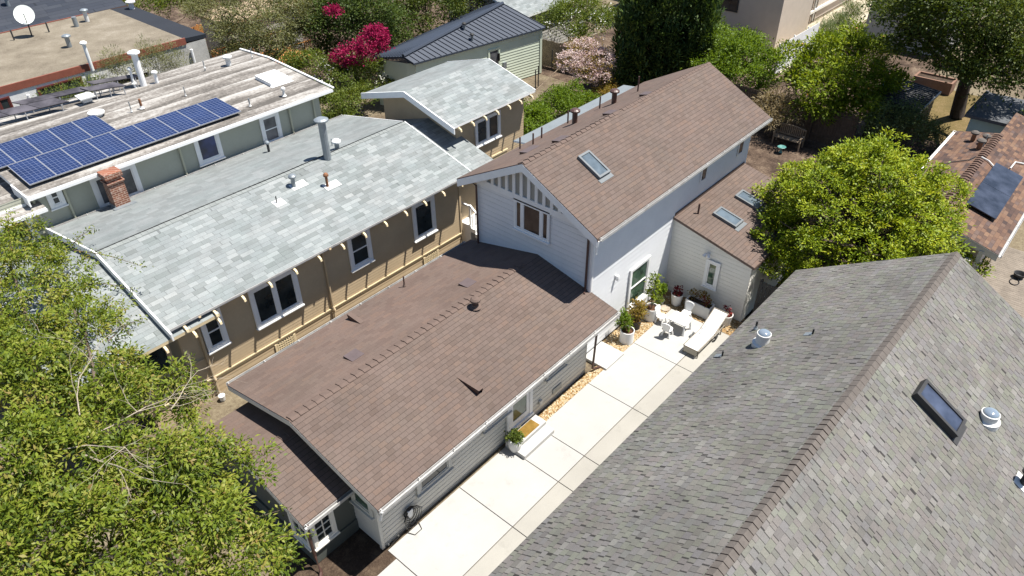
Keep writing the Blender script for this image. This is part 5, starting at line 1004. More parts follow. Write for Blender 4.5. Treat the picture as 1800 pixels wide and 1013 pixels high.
for i in range(N+1):
    t = i/N; w_ = 0.33*math.sin(math.pi*min(max(t, 0.04), 0.96))**0.6
    for (s, z) in ((-1, 0.42), (-0.8, 0.12), (0.8, 0.12), (1, 0.42), (0.7, 0.36), (-0.7, 0.36)): V.append((q[0]-0.5+t*0.2+ s*w_, q[1]+1.1-2.2*t, z))
for i in range(N):
    for j in range(6): F.append((i*6+j, i*6+(j+1) % 6, (i+1)*6+(j+1) % 6, (i+1)*6+j))
mb.mesh(V, F); KY = mb.build('kayak', paint('bright_blue_plastic', (0.03, 0.22, 0.48), 0.35, 0.1, 3, 0.5)); tag(KY, 'bright blue kayak lying behind the dark shed', 'kayak')
# ------------------------------------------------------------------ things on the patio
CH = thing('ev_charger', 'white wall charger with coiled black cable on the grey siding', 'charger', (7.2, WR-0.1, 1.0))
q = ay(716, 899, WR); cx, cz = float(q[0]), float(q[2])+0.02; yw = WR-0.03
mb = MB(); pr = [(-0.10, 0.16), (0.10, 0.16), (0.12, 0.05), (0.06, -0.17), (-0.06, -0.17), (-0.12, 0.05)]
V = [(cx+x, yw, cz+z) for x, z in pr]+[(cx+x*0.8, yw-0.11, cz+z*0.85) for x, z in pr]; mb.mesh(V, [tuple(range(6)), tuple(range(11, 5, -1))]+[(i, i+6, (i+1) % 6+6, (i+1) % 6) for i in range(6)]); mb.build('housing', M['white_plastic'], CH, bevel=0.012)
mb = MB(); mb.tube([(cx+0.15*math.cos(a), yw-0.05, cz+0.02+0.15*math.sin(a)) for a in np.linspace(0, 6.283, 20)], 0.035, 6, cap=False); mb.build('cable_holder', M['black'], CH)
mb = MB(); pts = []
for i in range(5):
    r1, r2 = 0.15+0.015*i, 0.20+0.10*i
    for a in np.linspace(math.pi/2, math.pi/2-2*math.pi, 22)[:-1]:
        zz = math.sin(a); pts.append((cx+0.02*i+(r1+0.03*i*(zz < 0))*math.cos(a), yw-0.05-0.012*i, cz+(0.16*zz if zz > 0 else r2*zz)))
pts += [(cx-0.05, yw-0.06, 0.3), (cx-0.18, yw-0.12, 0.03), (cx-0.1, yw-0.3, 0.014), (cx+0.15, yw-0.3, 0.014), (cx+0.22, yw-0.12, 0.03), (cx+0.1, yw-0.05, 0.2), (cx-0.3, yw-0.06, 0.12), (cx-0.75, yw-0.1, 0.1)]
mb.tube(pts, 0.011, 6); mb.build('cable', M['black'], CH)
pm = [az(px, py, 0.297) for px, py in ((909.5, 757.7), (925, 766.4), (945, 748), (930, 739.5))]
mc = sum(pm)/4; DM = thing('doormat', 'golden brown coir doormat on the white doorstep', 'doormat', mc)
mb = MB(); mb.box(11.5, 12.18, 9.6, 9.95, 0.291, 0.305); mb.build('mat', ground_mat('coir', [(0.10, 0.06, 0.012), (0.19, 0.115, 0.026), (0.25, 0.155, 0.045)], 3, 60, 0.6, 0.01), DM)
# children's table with four chairs
KT = thing('childrens_table', 'low white children\'s table on the patio between four small chairs', 'table', (19.3, 8.9, 0))
mb = MB(); hx, hy = 0.29, 0.36; rr_ = 0.07; out = []
for (sx, sy, a0) in ((1, 1, 0), (-1, 1, 90), (-1, -1, 180), (1, -1, 270)):
    for a in np.linspace(a0, a0+90, 5): out.append((19.3+sx*(hx-rr_)+rr_*math.cos(math.radians(a)), 8.9+sy*(hy-rr_)+rr_*math.sin(math.radians(a))))
n = len(out); mb.mesh([(x, y, 0.43) for x, y in out]+[(x, y, 0.48) for x, y in out], [tuple(range(n))[::-1], tuple(range(n, 2*n))]+[(i, (i+1) % n, n+(i+1) % n, n+i) for i in range(n)]); mb.build('tabletop', M['white_plastic'], KT)
for sx in (-1, 1):
    for sy in (-1, 1):
        mb = MB(); mb.tube([(19.3+sx*0.21, 8.9+sy*0.28, 0.43), (19.3+sx*0.25, 8.9+sy*0.32, 0.0)], [0.026, 0.045], 10); mb.build('leg', M['white_plastic'], KT)
def kchair():
    t = thing('childrens_chair', 'small white plastic children\'s chair', 'chair', (0, 0, 0)); mb = MB()
    seat = [(0.16*math.copysign(abs(math.cos(a))**0.6, math.cos(a)), 0.16*math.copysign(abs(math.sin(a))**0.6, math.sin(a))) for a in np.linspace(0, 2*math.pi, 20, endpoint=False)]; n = len(seat)
    mb.mesh([(x, y, 0.27) for x, y in seat]+[(x, y, 0.30) for x, y in seat], [tuple(range(n))[::-1], tuple(range(n, 2*n))]+[(i, (i+1) % n, n+(i+1) % n, n+i) for i in range(n)]); mb.build('seat', M['white_plastic'], t)
    for sx in (-1, 1):
        for sy in (-1, 1): mb = MB(); mb.tube([(sx*0.10, sy*0.10, 0.275), (sx*0.15, sy*0.15, 0.0)], [0.02, 0.038], 8); mb.build('leg', M['white_plastic'], t)
    mb = MB(); pr = [(-0.10, 0.29), (0.10, 0.29), (0.17, 0.55), (0.15, 0.62), (0.07, 0.655), (-0.07, 0.655), (-0.15, 0.62), (-0.17, 0.55)]; V = []
    for d in (0, 0.028):
        for s, z in pr: V.append((-0.13-d-(z-0.29)*0.22, s, z))
    n = len(pr); mb.mesh(V, [tuple(range(n))[::-1], tuple(range(n, 2*n))]+[(i, (i+1) % n, n+(i+1) % n, n+i) for i in range(n)]); mb.build('backrest', M['white_plastic'], t); return t
k0 = kchair()
for i, (x, y, a, l) in enumerate(((18.72, 9.05, 0.12, 'small white chair on the driveway side of the low children\'s table'), (19.18, 9.6, -1.62, 'small white chair at the gravel end of the low children\'s table'), (19.95, 9.02, 3.2, 'small white chair between the low children\'s table and the white planter box'), (19.32, 8.18, 1.5, 'small white chair at the low children\'s table, next to the lounger'))):
    c = k0 if i == 0 else copy_tree(k0); c.location = (x, y, 0); c.rotation_euler = (0, 0, a); c['label'] = l; c['group'] = 'chairs around the children\'s table'
# sun lounger
SLG = thing('sun_lounger', 'white sling sun lounger with raised back on the patio', 'sun lounger', (19.1, 7.9, 0))
x0, xb, x1, ya, yb = 18.28, 19.45, 20.32, 7.60, 8.16; zs, zb_ = 0.34, 0.74
mb = MB(); mb.frame_box((x0, ya+0.03, zs-0.03), (xb-x0, 0, 0), (0, yb-ya-0.06, 0), (0, 0, 0.03)); mb.frame_box((xb+0.002, ya+0.03, zs-0.03), (x1-xb, 0, zb_-zs), (0, yb-ya-0.06, 0), (0, 0, 0.03)); mb.build('sling', paint('white_sling_fabric', (0.72, 0.71, 0.68), 0.8, 0.03, 3), SLG)
M['bronze'] = paint('grey_bronze_tube', (0.20, 0.175, 0.14), 0.45, 0.1, 4, 0.5)
mb = MB()
for y in (ya, yb): mb.tube([(x0, y, zs-0.02), (20.15, y, zs-0.03)], 0.022, 8)
mb.tube([(x0, ya, zs-0.02), (x0, yb, zs-0.02)], 0.022, 8)
for y in (ya+0.012, yb-0.012): mb.tube([(xb, y, zs), (x1, y, zb_)], 0.02, 8)
mb.tube([(x1, ya, zb_), (x1, yb, zb_)], 0.02, 8); mb.tube([(19.95, ya+0.05, 0.56), (19.8, ya+0.02, zs-0.03)], 0.015, 6); mb.build('frame', M['bronze'], SLG)
for x in (18.34, 20.0):
    for y in (ya+0.01, yb-0.01): mb = MB(); mb.tube([(x, y, zs-0.03), (x-0.03, y, 0.0)], 0.022, 8); mb.build('leg', M['bronze'], SLG)
mb = MB(); mb.frame_box((x0-0.004, ya+0.03, zs-0.04), (0.006, 0, 0), (0, yb-ya-0.06, 0), (-0.02, 0, -0.2)); mb.build('end_panel', paint('sheer_sling_edge', (0.42, 0.38, 0.30), 0.8, 0.05, 3), SLG)
for x, y in ((19.55, ya-0.03),):
    mb = MB(); mb.lathe([(0.001, -0.03), (0.10, -0.03), (0.10, 0.03), (0.001, 0.03)], (0, 0, 0), 16); V = [(x+p[0], y+p[2]*0.5, 0.16+p[1]) for p in mb.v]; mb.v = V; mb.build('wheel', M['charcoal'], SLG)

# ------------------------------------------------------------------ foliage
def frames(d, up):
    d = d/np.linalg.norm(d, axis=1, keepdims=True); s = np.cross(d, up); s /= (np.linalg.norm(s, axis=1, keepdims=True)+1e-9); n = np.cross(s, d); return d, s, n
def leaf_object(name, pos, d, up, L, Wd, rnd, mat, parent, fold=0.25, curl=0.15):
    N = len(pos); d, s, n = frames(d, up); L = L[:, None]; Wd = Wd[:, None]
    V = np.empty((N, 4, 3)); mid = pos+d*L*0.45
    V[:, 0] = pos; V[:, 1] = mid+s*Wd*0.5+n*Wd*fold; V[:, 2] = pos+d*L-n*L*curl; V[:, 3] = mid-s*Wd*0.5+n*Wd*fold
    me = bpy.data.meshes.new(name); me.vertices.add(N*4); me.vertices.foreach_set('co', V.reshape(-1)); me.loops.add(N*4); me.loops.foreach_set('vertex_index', np.arange(N*4, dtype=np.int32)); me.polygons.add(N); me.polygons.foreach_set('loop_start', np.arange(0, N*4, 4, dtype=np.int32)); me.polygons.foreach_set('loop_total', np.full(N, 4, np.int32))
    at = me.attributes.new('rnd', 'FLOAT', 'FACE'); at.data.foreach_set('value', rnd.astype(np.float32)); me.update(calc_edges=True); me.materials.append(M[mat])
    o = bpy.data.objects.new(name, me); C.objects.link(o); 
    if parent is not None:
        o.parent = parent
        if parent.type == 'EMPTY': o.matrix_parent_inverse = Matrix.Translation(parent.location).inverted()
    return o
def unit(n): v = rng.normal(size=(n, 3)); return v/np.linalg.norm(v, axis=1, keepdims=True)
def crown_points(lobes, nclump, low=-0.35, inner=0.35):
    """clump centres near the lobe surfaces, with a share inside"""
    lobes = np.array(lobes, float); a = (lobes[:, 3]*lobes[:, 4]+lobes[:, 3]*lobes[:, 5]); pr = a/a.sum(); P, Nn = [], []
    while len(P) < nclump:
        i = rng.choice(len(lobes), p=pr); c, r = lobes[i, :3], lobes[i, 3:]; v = unit(1)[0]
        if v[2] < low and rng.random() < 0.75: continue
        k = rng.uniform(0.3, 0.85) if rng.random() < inner else rng.uniform(0.85, 1.08)
        p = c+v*r*k; q = ((p-lobes[:, :3])/lobes[:, 3:]); dd = (q**2).sum(1)
        if k > 0.8 and (np.delete(dd, i) < 0.35).any(): continue
        P.append(p); Nn.append(v)
    return np.array(P), np.array(Nn)
def crown_at(lobes, *a): pass
def foliage(name, parent, lobes, nclump, per, cr, L, Wd, mat, up=0.5, out=0.6, droop=0.0, inner=0.35, low=-0.35, flat=0.65, fold=0.25, curl=0.15, cvar=0.5, jitter=0.3):
    P, Nn = crown_points(lobes, nclump, low, inner); N = nclump*per
    cid = np.repeat(np.arange(nclump), per); g = rng.normal(size=(N, 3))*np.array([1, 1, flat])*cr*rng.uniform(0.6, 1.25, nclump)[cid][:, None]
    pos = P[cid]+g; gd = g/(np.linalg.norm(g, axis=1, keepdims=True)+1e-6)
    d = gd*out+Nn[cid]*0.5+unit(N)*0.6+np.array([0, 0, -droop+up*0.3]); upv = np.array([0, 0, 1.0])*up+unit(N)*0.55+Nn[cid]*0.35
    rnd = np.clip(cvar*rng.random(nclump)[cid]+(1-cvar)*rng.random(N), 0, 1)
    return leaf_object(name, pos, d, upv, L*rng.uniform(1-jitter, 1+jitter, N), Wd*rng.uniform(1-jitter, 1+jitter, N), rnd, mat, parent, fold, curl), P
def limbs(parent, base, lobes, r0, mat='bark', fork=0.45, extra=None, name='trunk', nb=8, wig=0.12):
    """tapered trunk with one limb running into each lobe"""
    base = np.array(base, float); lb = np.array(lobes, float); top = lb[:, :3].mean(0); fk = base+(top-base)*fork; fk[:2] = base[:2]+(top[:2]-base[:2])*fork*0.5; mb = MB()
    mb.tube([base-np.array([0, 0, 0.1]), base+np.array([0, 0, 0.12]), base+(fk-base)*0.5+rng.normal(size=3)*0.05, fk], [r0*1.4, r0*1.1, r0*0.92, r0*0.8], nb)
    for l in lb:
        e = l[:3]+rng.normal(size=3)*0.15*l[3]; m1 = fk+(e-fk)*0.4+rng.normal(size=3)*wig*np.linalg.norm(e-fk)+np.array([0, 0, 0.1]); m2 = fk+(e-fk)*0.75+rng.normal(size=3)*wig*0.6*np.linalg.norm(e-fk)
        mb.tube([fk-np.array([0, 0, r0*0.4]), m1, m2, e], [r0*0.55, r0*0.36, r0*0.22, r0*0.08], 6)
        for _ in range(4):
            v = unit(1)[0]; v[2] = abs(v[2])*0.8; t = e*0.4+m2*0.6; mb.tube([t, t+v*l[3:]*0.5+rng.normal(size=3)*0.05, t+v*l[3:]*0.95], [r0*0.14, r0*0.08, r0*0.02], 5)
    if extra: extra(mb)
    return mb.build(name, M[mat], parent, smooth=True)
def LB(px, py, z, r, ry=None, rz_=None): 
    c = az(px, py, z); return (c[0], c[1], c[2], r, ry or r, rz_ or r*0.8)
def sub(lobes, n, a, b, keep=0.72):
    """break every lobe into smaller pads so the crown reads as separate leafy masses"""
    out = []
    for l in lobes:
        l = np.array(l[:6], float); out.append(tuple(l[:3])+tuple(l[3:]*keep))
        for i in range(n):
            v = unit(1)[0]; v[2] = v[2] if v[2] > -0.2 else -v[2]*0.6; r_ = rng.uniform(a, b)*l[3]; p = l[:3]+v*l[3:]*rng.uniform(0.75, 1.05); out.append((p[0], p[1], p[2], r_, r_, r_*0.75))
    return out
# leaf materials
M['lf_front'] = leafmat('yellow_green_cherry_leaves', [(0.0202, 0.0380, 0.0050), (0.0552, 0.0874, 0.0090), (0.1058, 0.1472, 0.0130), (0.1656, 0.2042, 0.0220), (0.2300, 0.2375, 0.0450), (0.1748, 0.1092, 0.0400)], 0.28, 0.5, 0.22)
M['lf_mag'] = leafmat('bright_yellow_green_leaves', [(0.0427, 0.0807, 0.0040), (0.1067, 0.1603, 0.0060), (0.1777, 0.2340, 0.0090), (0.2559, 0.2996, 0.0140), (0.3341, 0.3275, 0.0219)], 0.17, 0.5, 0.22)
M['lf_citrus'] = leafmat('citrus_leaves', [(0.0549, 0.0936, 0.0063), (0.1089, 0.1611, 0.0099), (0.1827, 0.2385, 0.0144), (0.2916, 0.3240, 0.0243)], 0.26, 0.5, 0.2)
M['lf_greygreen'] = leafmat('grey_green_leaves', [(0.06, 0.085, 0.03), (0.10, 0.135, 0.05), (0.15, 0.19, 0.08)], 0.31, 0.5, 0.2)
M['lf_cypress'] = leafmat('dark_cypress_sprays', [(0.0221, 0.0481, 0.0156), (0.0442, 0.0793, 0.0221), (0.0754, 0.1196, 0.0325), (0.1209, 0.1664, 0.0481)], 0.16, 0.5, 0.2)
M['lf_bright'] = leafmat('fresh_green_leaves', [(0.0675, 0.1170, 0.0108), (0.1080, 0.1710, 0.0162), (0.1530, 0.2250, 0.0270)], 0.36, 0.5, 0.2)
M['lf_oak'] = leafmat('dark_oak_leaves', [(0.0234, 0.0414, 0.0063), (0.0450, 0.0711, 0.0108), (0.0774, 0.1035, 0.0162), (0.1296, 0.1494, 0.0288)], 0.24, 0.5, 0.2)
M['lf_olive'] = leafmat('olive_tree_leaves', [(0.0675, 0.0792, 0.0333), (0.1125, 0.1242, 0.0504), (0.1692, 0.1746, 0.0792), (0.2250, 0.2133, 0.1008)], 0.26, 0.5, 0.2)
M['lf_dark'] = leafmat('dark_garden_leaves', [(0.026, 0.046, 0.013), (0.058, 0.091, 0.019), (0.104, 0.137, 0.033)], 0.26, 0.5, 0.2)
M['lf_mix'] = leafmat('mid_green_leaves', [(0.0432, 0.0702, 0.0126), (0.0864, 0.1242, 0.0216), (0.1296, 0.1674, 0.0324), (0.1836, 0.2052, 0.0486)], 0.31, 0.5, 0.2)
M['fl_pink'] = leafmat('pale_pink_blossom', [(0.16, 0.12, 0.07), (0.40, 0.27, 0.26), (0.58, 0.44, 0.42), (0.70, 0.60, 0.56), (0.74, 0.66, 0.62)], 0.25, 0.6, 0.2, (1.1, 1.0, 1.0))
M['fl_mag'] = leafmat('magenta_bracts', [(0.16, 0.006, 0.035), (0.28, 0.010, 0.065), (0.38, 0.018, 0.10)], 0.3, 0.6, 0.2, (1.2, 0.9, 1.0))
M['fl_white'] = leafmat('white_blossom', [(0.6, 0.6, 0.55), (0.75, 0.75, 0.7)], 0.2, 0.6, 0.2, (1, 1, 1))
M['fl_red'] = leafmat('crimson_leaves', [(0.1200, 0.0090, 0.0150), (0.1950, 0.0150, 0.0225), (0.2250, 0.0450, 0.0225)], 0.25, 0.5, 0.3, (0.8500, 0.6750, 0.6750))
M['lf_russet'] = leafmat('russet_leaves', [(0.18, 0.10, 0.02), (0.20, 0.17, 0.03), (0.26, 0.16, 0.04), (0.10, 0.11, 0.02)], 0.31, 0.5, 0.2)
M['lf_straw'] = leafmat('dry_straw', [(0.20, 0.15, 0.08), (0.28, 0.22, 0.12), (0.16, 0.12, 0.07)], 0.16, 0.5, 0.2)
M['lf_orange'] = leafmat('orange_fruit', [(0.55, 0.25, 0.02), (0.6, 0.33, 0.04)], 0.06, 0.5, 0.2)
def tree(name, label, cat, base, lobes, nclump, per, cr, L, Wd, mat, r0=0.12, bark='bark', fork=0.45, group=None, nsub=0, **k):
    t = thing(name, label, cat, base, 0, group); limbs(t, base, lobes, r0, bark, fork); o, P = foliage('crown', t, sub(lobes, nsub, 0.3, 0.5) if nsub else lobes, nclump, per, cr, L, Wd, mat, **k); return t, P
TREES = True
# big tree in the left foreground
lob = [LB(*q) for q in ((20, 470, 5.6, 0.95), (100, 480, 5.4, 0.75), (50, 580, 6.2, 1.1), (150, 590, 5.8, 0.95), (60, 700, 6.6, 1.15), (170, 700, 6.5, 0.95), (250, 700, 5.7, 0.75), (120, 820, 6.8, 1.1), (240, 830, 6.4, 1.0), (340, 800, 5.7, 0.85), (410, 830, 5.0, 0.6), (60, 950, 6.8, 1.0), (190, 960, 6.4, 1.0), (310, 930, 5.8, 0.95), (400, 980, 5.0, 0.75), (330, 720, 4.9, 0.55), (370, 900, 5.2, 0.6), (0, 820, 6.8, 0.9), (470, 985, 3.7, 0.45), (40, 1020, 6.4, 1.0), (170, 1040, 6.2, 0.9), (280, 1030, 5.6, 0.8), (20, 900, 6.6, 0.9), (370, 1040, 4.6, 0.6), (100, 900, 5.6, 0.9), (30, 420, 5.6, 0.55), (85, 435, 5.4, 0.5), (130, 530, 5.4, 0.6), (190, 560, 5.2, 0.45), (0, 640, 6.4, 0.8), (220, 640, 5.4, 0.5))]
TB = np.array([2.1, 12.0, 0.0])
T1 = thing('cherry_tree', 'big yellow-green leafed tree filling the lower left corner', 'tree', TB)
sprigs = []
def extra1(mb):
    for i, j in ((2, 0), (3, 1), (4, 2), (5, 3)): mb.tube([lob[i][:3], (np.array(lob[i][:3])+np.array(lob[j][:3]))/2+np.array([0, 0, -0.2]), lob[j][:3]], [0.06, 0.045, 0.025], 6)
limbs(T1, TB, [l for l in lob[:17] if l[3] > 0.8 and l[1] < 14.5], 0.17, 'bark', 0.5, extra1, wig=0.05)
foliage('crown', T1, sub(lob, 8, 0.28, 0.48), 2200, 29, 0.105, 0.110, 0.042, 'lf_front', up=0.9, droop=0.45, inner=0.2, flat=0.6, cvar=0.6)
sp_pts = []
for (p0, p1, z0, z1) in (((130, 440), (255, 470), 5.2, 5.0), ((60, 420), (0, 385), 5.6, 5.6), ((120, 440), (165, 402), 5.2, 5.1), ((150, 500), (235, 510), 5.4, 5.0), ((190, 600), (250, 560), 5.5, 5.2), ((200, 560), (230, 590), 5.5, 5.2), ((400, 940), (500, 895), 4.6, 3.9), ((430, 960), (545, 940), 4.2, 3.4), ((300, 720), (370, 690), 4.9, 4.4), ((250, 660), (230, 620), 5.6, 5.3), ((380, 870), (460, 800), 5.0, 4.4), ((420, 900), (480, 940), 4.6, 3.9), ((330, 690), (360, 675), 4.7, 4.3), ((20, 440), (15, 370), 5.7, 5.8), ((90, 440), (140, 425), 5.4, 5.3)):
    tw = MB(); a, b = az(*p0, z0), az(*p1, z1); m_ = (a+b)/2+np.array([0, 0, 0.12]); pl = [a+(m_-a)*t*2 if t < 0.5 else m_+(b-m_)*(2*t-1) for t in np.linspace(0, 1, 6)]; tw.tube(pl, [0.02, 0.016, 0.012, 0.01, 0.007, 0.004], 5); tw.build('branch', M['bark'], T1)
    for t in np.linspace(0.2, 1, 9): i = min(int(t*5), 4); c = pl[i]+(pl[i+1]-pl[i])*(t*5-i); sp_pts += [c+rng.normal(size=3)*0.07 for _ in range(7)]
sp_pts = np.array(sp_pts); N = len(sp_pts); leaf_object('sprig', sp_pts, unit(N)*0.8+np.array([0.2, 0, -0.4]), np.array([0, 0, 1.0])+unit(N)*0.6, rng.uniform(0.07, 0.13, N), rng.uniform(0.03, 0.055, N), rng.random(N)*0.8, 'lf_front', T1)
bt = MB()
def twig(bt, p, d, L, r, depth):
    q = [p]; dd = d.copy()
    for i in range(4): dd = dd+rng.normal(size=3)*0.22; dd /= np.linalg.norm(dd); q.append(q[-1]+dd*L/4)
    bt.tube(q, [r, r*0.8, r*0.6, r*0.45, r*0.25], 4)
    if depth > 0:
        for i in (1, 2, 3, 4): twig(bt, q[i], (dd+unit(1)[0]*0.9)/1.4, L*0.55, r*0.5, depth-1)
for (px, py, z, dx, dy) in ((150, 770, 7.2, 160, -110), (140, 730, 7.0, 60, -120), (110, 790, 7.3, 170, -40), (150, 800, 7.2, 110, 40), (230, 730, 6.6, 100, -60), (300, 720, 6.0, 70, -60)):
    a = az(px, py, z); b = az(px+dx, py+dy, z); d = (b-a); L = np.linalg.norm(d); twig(bt, a, d/L+np.array([0, 0, 0.1]), L, 0.014, 2)
bt.build('bare_twigs', M['bark_pale'], T1)
# magnolia like tree on the right
lob = []
mC, mR = np.array([25.5, 5.55, 2.6]), np.array([3.65, 3.0, 3.3]); gold = math.pi*(3-5**0.5)
for i in range(150):
    z = 1-2*(i+0.5)/150; rr_ = math.sqrt(1-z*z)
    if z < -0.45: continue
    k_ = rng.uniform(0.78, 1.02); p = mC+mR*np.array([rr_*math.cos(gold*i), rr_*math.sin(gold*i), z])*k_+rng.normal(size=3)*0.12
    if p[0] < 20.9: p[0] = 20.9
    r_ = rng.uniform(0.42, 0.66); lob.append((p[0], p[1], p[2], r_, r_, r_*0.72))
lob += [(mC[0], mC[1], mC[2], 2.6, 2.2, 2.2)]+[LB(*q) for q in ((1350, 430, 2.6, 0.6), (1352, 380, 2.9, 0.5), (1375, 470, 2.2, 0.6), (1675, 330, 3.2, 0.5), (1705, 470, 1.6, 0.5), (1345, 345, 3.0, 0.4))]
tree('magnolia_tree', 'large bright yellow-green tree between the rear extension and the red-brown roof', 'tree', (25.3, 4.6, 0), lob, 1650, 46, 0.125, 0.118, 0.054, 'lf_mag', 0.2, up=1.1, out=0.9, inner=0.15, flat=0.55, cvar=0.45)
# citrus tree and shrubs behind
lob = [LB(*q) for q in ((1440, 110, 3.3, 1.5), (1520, 105, 3.4, 1.5), (1475, 150, 2.9, 1.5), (1545, 150, 2.6, 1.3), (1410, 150, 2.5, 1.2), (1440, 190, 1.8, 1.2), (1495, 90, 3.6, 1.2), (1500, 190, 1.9, 1.2))]
t, P = tree('citrus_tree', 'round dark green citrus tree with a few orange fruits behind the garden bench', 'tree', (40.5, 11.3, 0), lob, 640, 30, 0.19, 0.19, 0.08, 'lf_citrus', 0.16, nsub=7, inner=0.15, up=0.8)
mb = MB()
for i in range(26):
    p = P[rng.integers(len(P))]+rng.normal(size=3)*0.15; mb.lathe([(0.001, -0.05), (0.045, -0.02), (0.045, 0.02), (0.001, 0.05)], p, 8)
mb.build('fruit', paint('orange_fruit_skin', (0.5, 0.24, 0.03), 0.5, 0.1, 4), t)
lob = [LB(*q) for q in ((1560, 210, 1.9, 0.9), (1610, 220, 1.8, 0.8), (1590, 200, 2.2, 0.8), (1630, 240, 1.2, 0.7), (1540, 225, 1.5, 0.7))]
tree('shrub', 'loose grey-green shrub between the bright tree and the dark shed', 'shrub', az(1590, 250)[:3]*np.array([1, 1, 0]), lob, 200, 28, 0.2, 0.11, 0.06, 'lf_greygreen', 0.06)
lob = [LB(*q) for q in ((1365, 185, 1.6, 0.8), (1390, 195, 1.5, 0.7), (1355, 205, 1.2, 0.6))]
tree('shrub', 'dry straw-coloured shrub spilling over the dark fence behind the bench', 'shrub', (38.6, 13.5, 0), lob, 90, 34, 0.22, 0.22, 0.03, 'lf_straw', 0.04)
# cypress hedge tree
t5 = thing('cypress_tree', 'dense dark cypress with many upright plumes beyond the high brown roof', 'tree', (38, 19.2, 0)); lob = []
cb_ = az(1155, 165)
for i in range(64):
    row = i//16; px = 1088+(i % 16)*9.4+rng.uniform(-4, 4); q = az(px, 174-row*13, 0); h = rng.uniform(6.4, 8.2)-1.4*abs((px-1158)/78)**2; lob.append((q[0], q[1], h*0.5, 0.36, 0.36, h*0.5))
limbs(t5, (cb_[0]+0.5, cb_[1], 0), [(l[0], l[1], 3, .5, .5, .5) for l in lob[::8]], 0.18, 'bark_dark', 0.3)
foliage('crown', t5, lob, 2000, 24, 0.11, 0.32, 0.10, 'lf_cypress', up=3.2, out=0.25, inner=0.1, low=-1.0, flat=2.4, cvar=0.65)
# fresh green shrub tree
lob = [LB(*q) for q in ((1265, 75, 3.0, 1.2), (1300, 95, 2.8, 1.2), (1345, 115, 2.4, 1.1), (1255, 115, 2.3, 1.1), (1300, 135, 2.0, 1.1), (1340, 150, 1.7, 0.9), (1240, 70, 2.6, 0.8), (1320, 80, 2.6, 0.8), (1270, 145, 1.6, 0.9))]
tree('leafy_tree', 'fresh light green tree between the dark cypress and the white fence', 'tree', (43.0, 17.2, 0), lob, 600, 28, 0.22, 0.15, 0.075, 'lf_bright', 0.12, nsub=6, inner=0.2)
# oak at the top right
lob = [LB(*q) for q in ((1595, 25, 6.0, 1.5), (1635, 20, 6.8, 2.1), (1715, 30, 6.8, 2.2), (1785, 50, 6.0, 2.0), (1615, 75, 5.0, 1.4), (1680, 85, 5.2, 1.7), (1760, 110, 4.8, 1.7), (1800, 140, 4.0, 1.5), (1730, 140, 4.2, 1.3), (1740, -25, 7.2, 2.0))]
t, P = tree('oak_tree', 'wide dark oak with a thick leaning trunk at the top right', 'tree', (45.8, 6.7, 0), lob, 1050, 34, 0.28, 0.17, 0.085, 'lf_oak', 0.36, 'bark_dark', 0.55, nsub=7, inner=0.15)
# blossoming tree
lob = [LB(*q) for q in ((1030, 90, 2.7, 0.85), (1003, 110, 2.4, 0.75), (1055, 105, 2.5, 0.75), (1030, 125, 2.0, 0.8), (1010, 80, 2.8, 0.5), (1050, 135, 1.7, 0.6))]
t8 = thing('blossom_tree', 'small tree covered in pale pink blossom beside the dark cypress', 'tree', (az(1040, 178)[0], az(1040, 178)[1], 0)); limbs(t8, az(1040, 178), lob, 0.07, 'bark', 0.5); foliage('crown', t8, lob, 240, 12, 0.16, 0.11, 0.045, 'lf_russet', inner=0.4); foliage('blossom', t8, lob, 420, 15, 0.09, 0.075, 0.06, 'fl_pink', inner=0.2)
def bush(name, label, lobs, n, per, cr, L, Wd, mat, cat='bush', bark='bark', r0=0.05, extra=None, group=None, **k):
    lob = [LB(*q) for q in lobs]; c = np.array(lob)[:, :3].mean(0); b = np.array([c[0], c[1], 0]); t = thing(name, label, cat, b, 0, group); limbs(t, b, lob, r0, bark, 0.3, name='stem'); foliage('crown', t, sub(lob, 6, 0.3, 0.5), n, per, cr*0.85, L, Wd, mat, **{'inner': 0.18, **k})
    if extra: foliage('blossom', t, lob, *extra)
    return t
bush('bush', 'bright leafy bush filling the corner between tan house and brown roof', ((925, 200, 1.2, 0.8), (950, 215, 1.0, 0.7), (915, 230, 0.9, 0.7), (910, 250, 0.5, 0.6), (940, 240, 0.7, 0.6)), 260, 28, 0.17, 0.13, 0.065, 'lf_bright')
bush('bush', 'broad bright green bush below the pale pink blossom tree', ((985, 175, 1.3, 0.85), (1010, 165, 1.3, 0.7), (970, 195, 1.0, 0.8), (1000, 195, 1.0, 0.7), (1030, 175, 0.9, 0.6)), 280, 28, 0.17, 0.12, 0.06, 'lf_bright')
bush('bush', 'low russet bush at the foot of the cypress, right of the blossom tree', ((1060, 165, 0.8, 0.6), (1040, 185, 0.6, 0.5), (1075, 155, 0.8, 0.5)), 110, 26, 0.15, 0.12, 0.05, 'lf_russet')
bush('flowering_tree', 'dark green tree dotted with white flowers at the top centre', ((1000, 35, 2.6, 1.2), (1040, 45, 2.4, 1.1), (970, 48, 2.2, 1.0), (1020, 15, 2.8, 1.2), (1065, 30, 2.2, 0.9), (1015, 62, 1.8, 0.9)), 420, 26, 0.22, 0.14, 0.065, 'lf_mix', 'tree', r0=0.1, extra=(70, 8, 0.14, 0.10, 0.08, 'fl_white'))
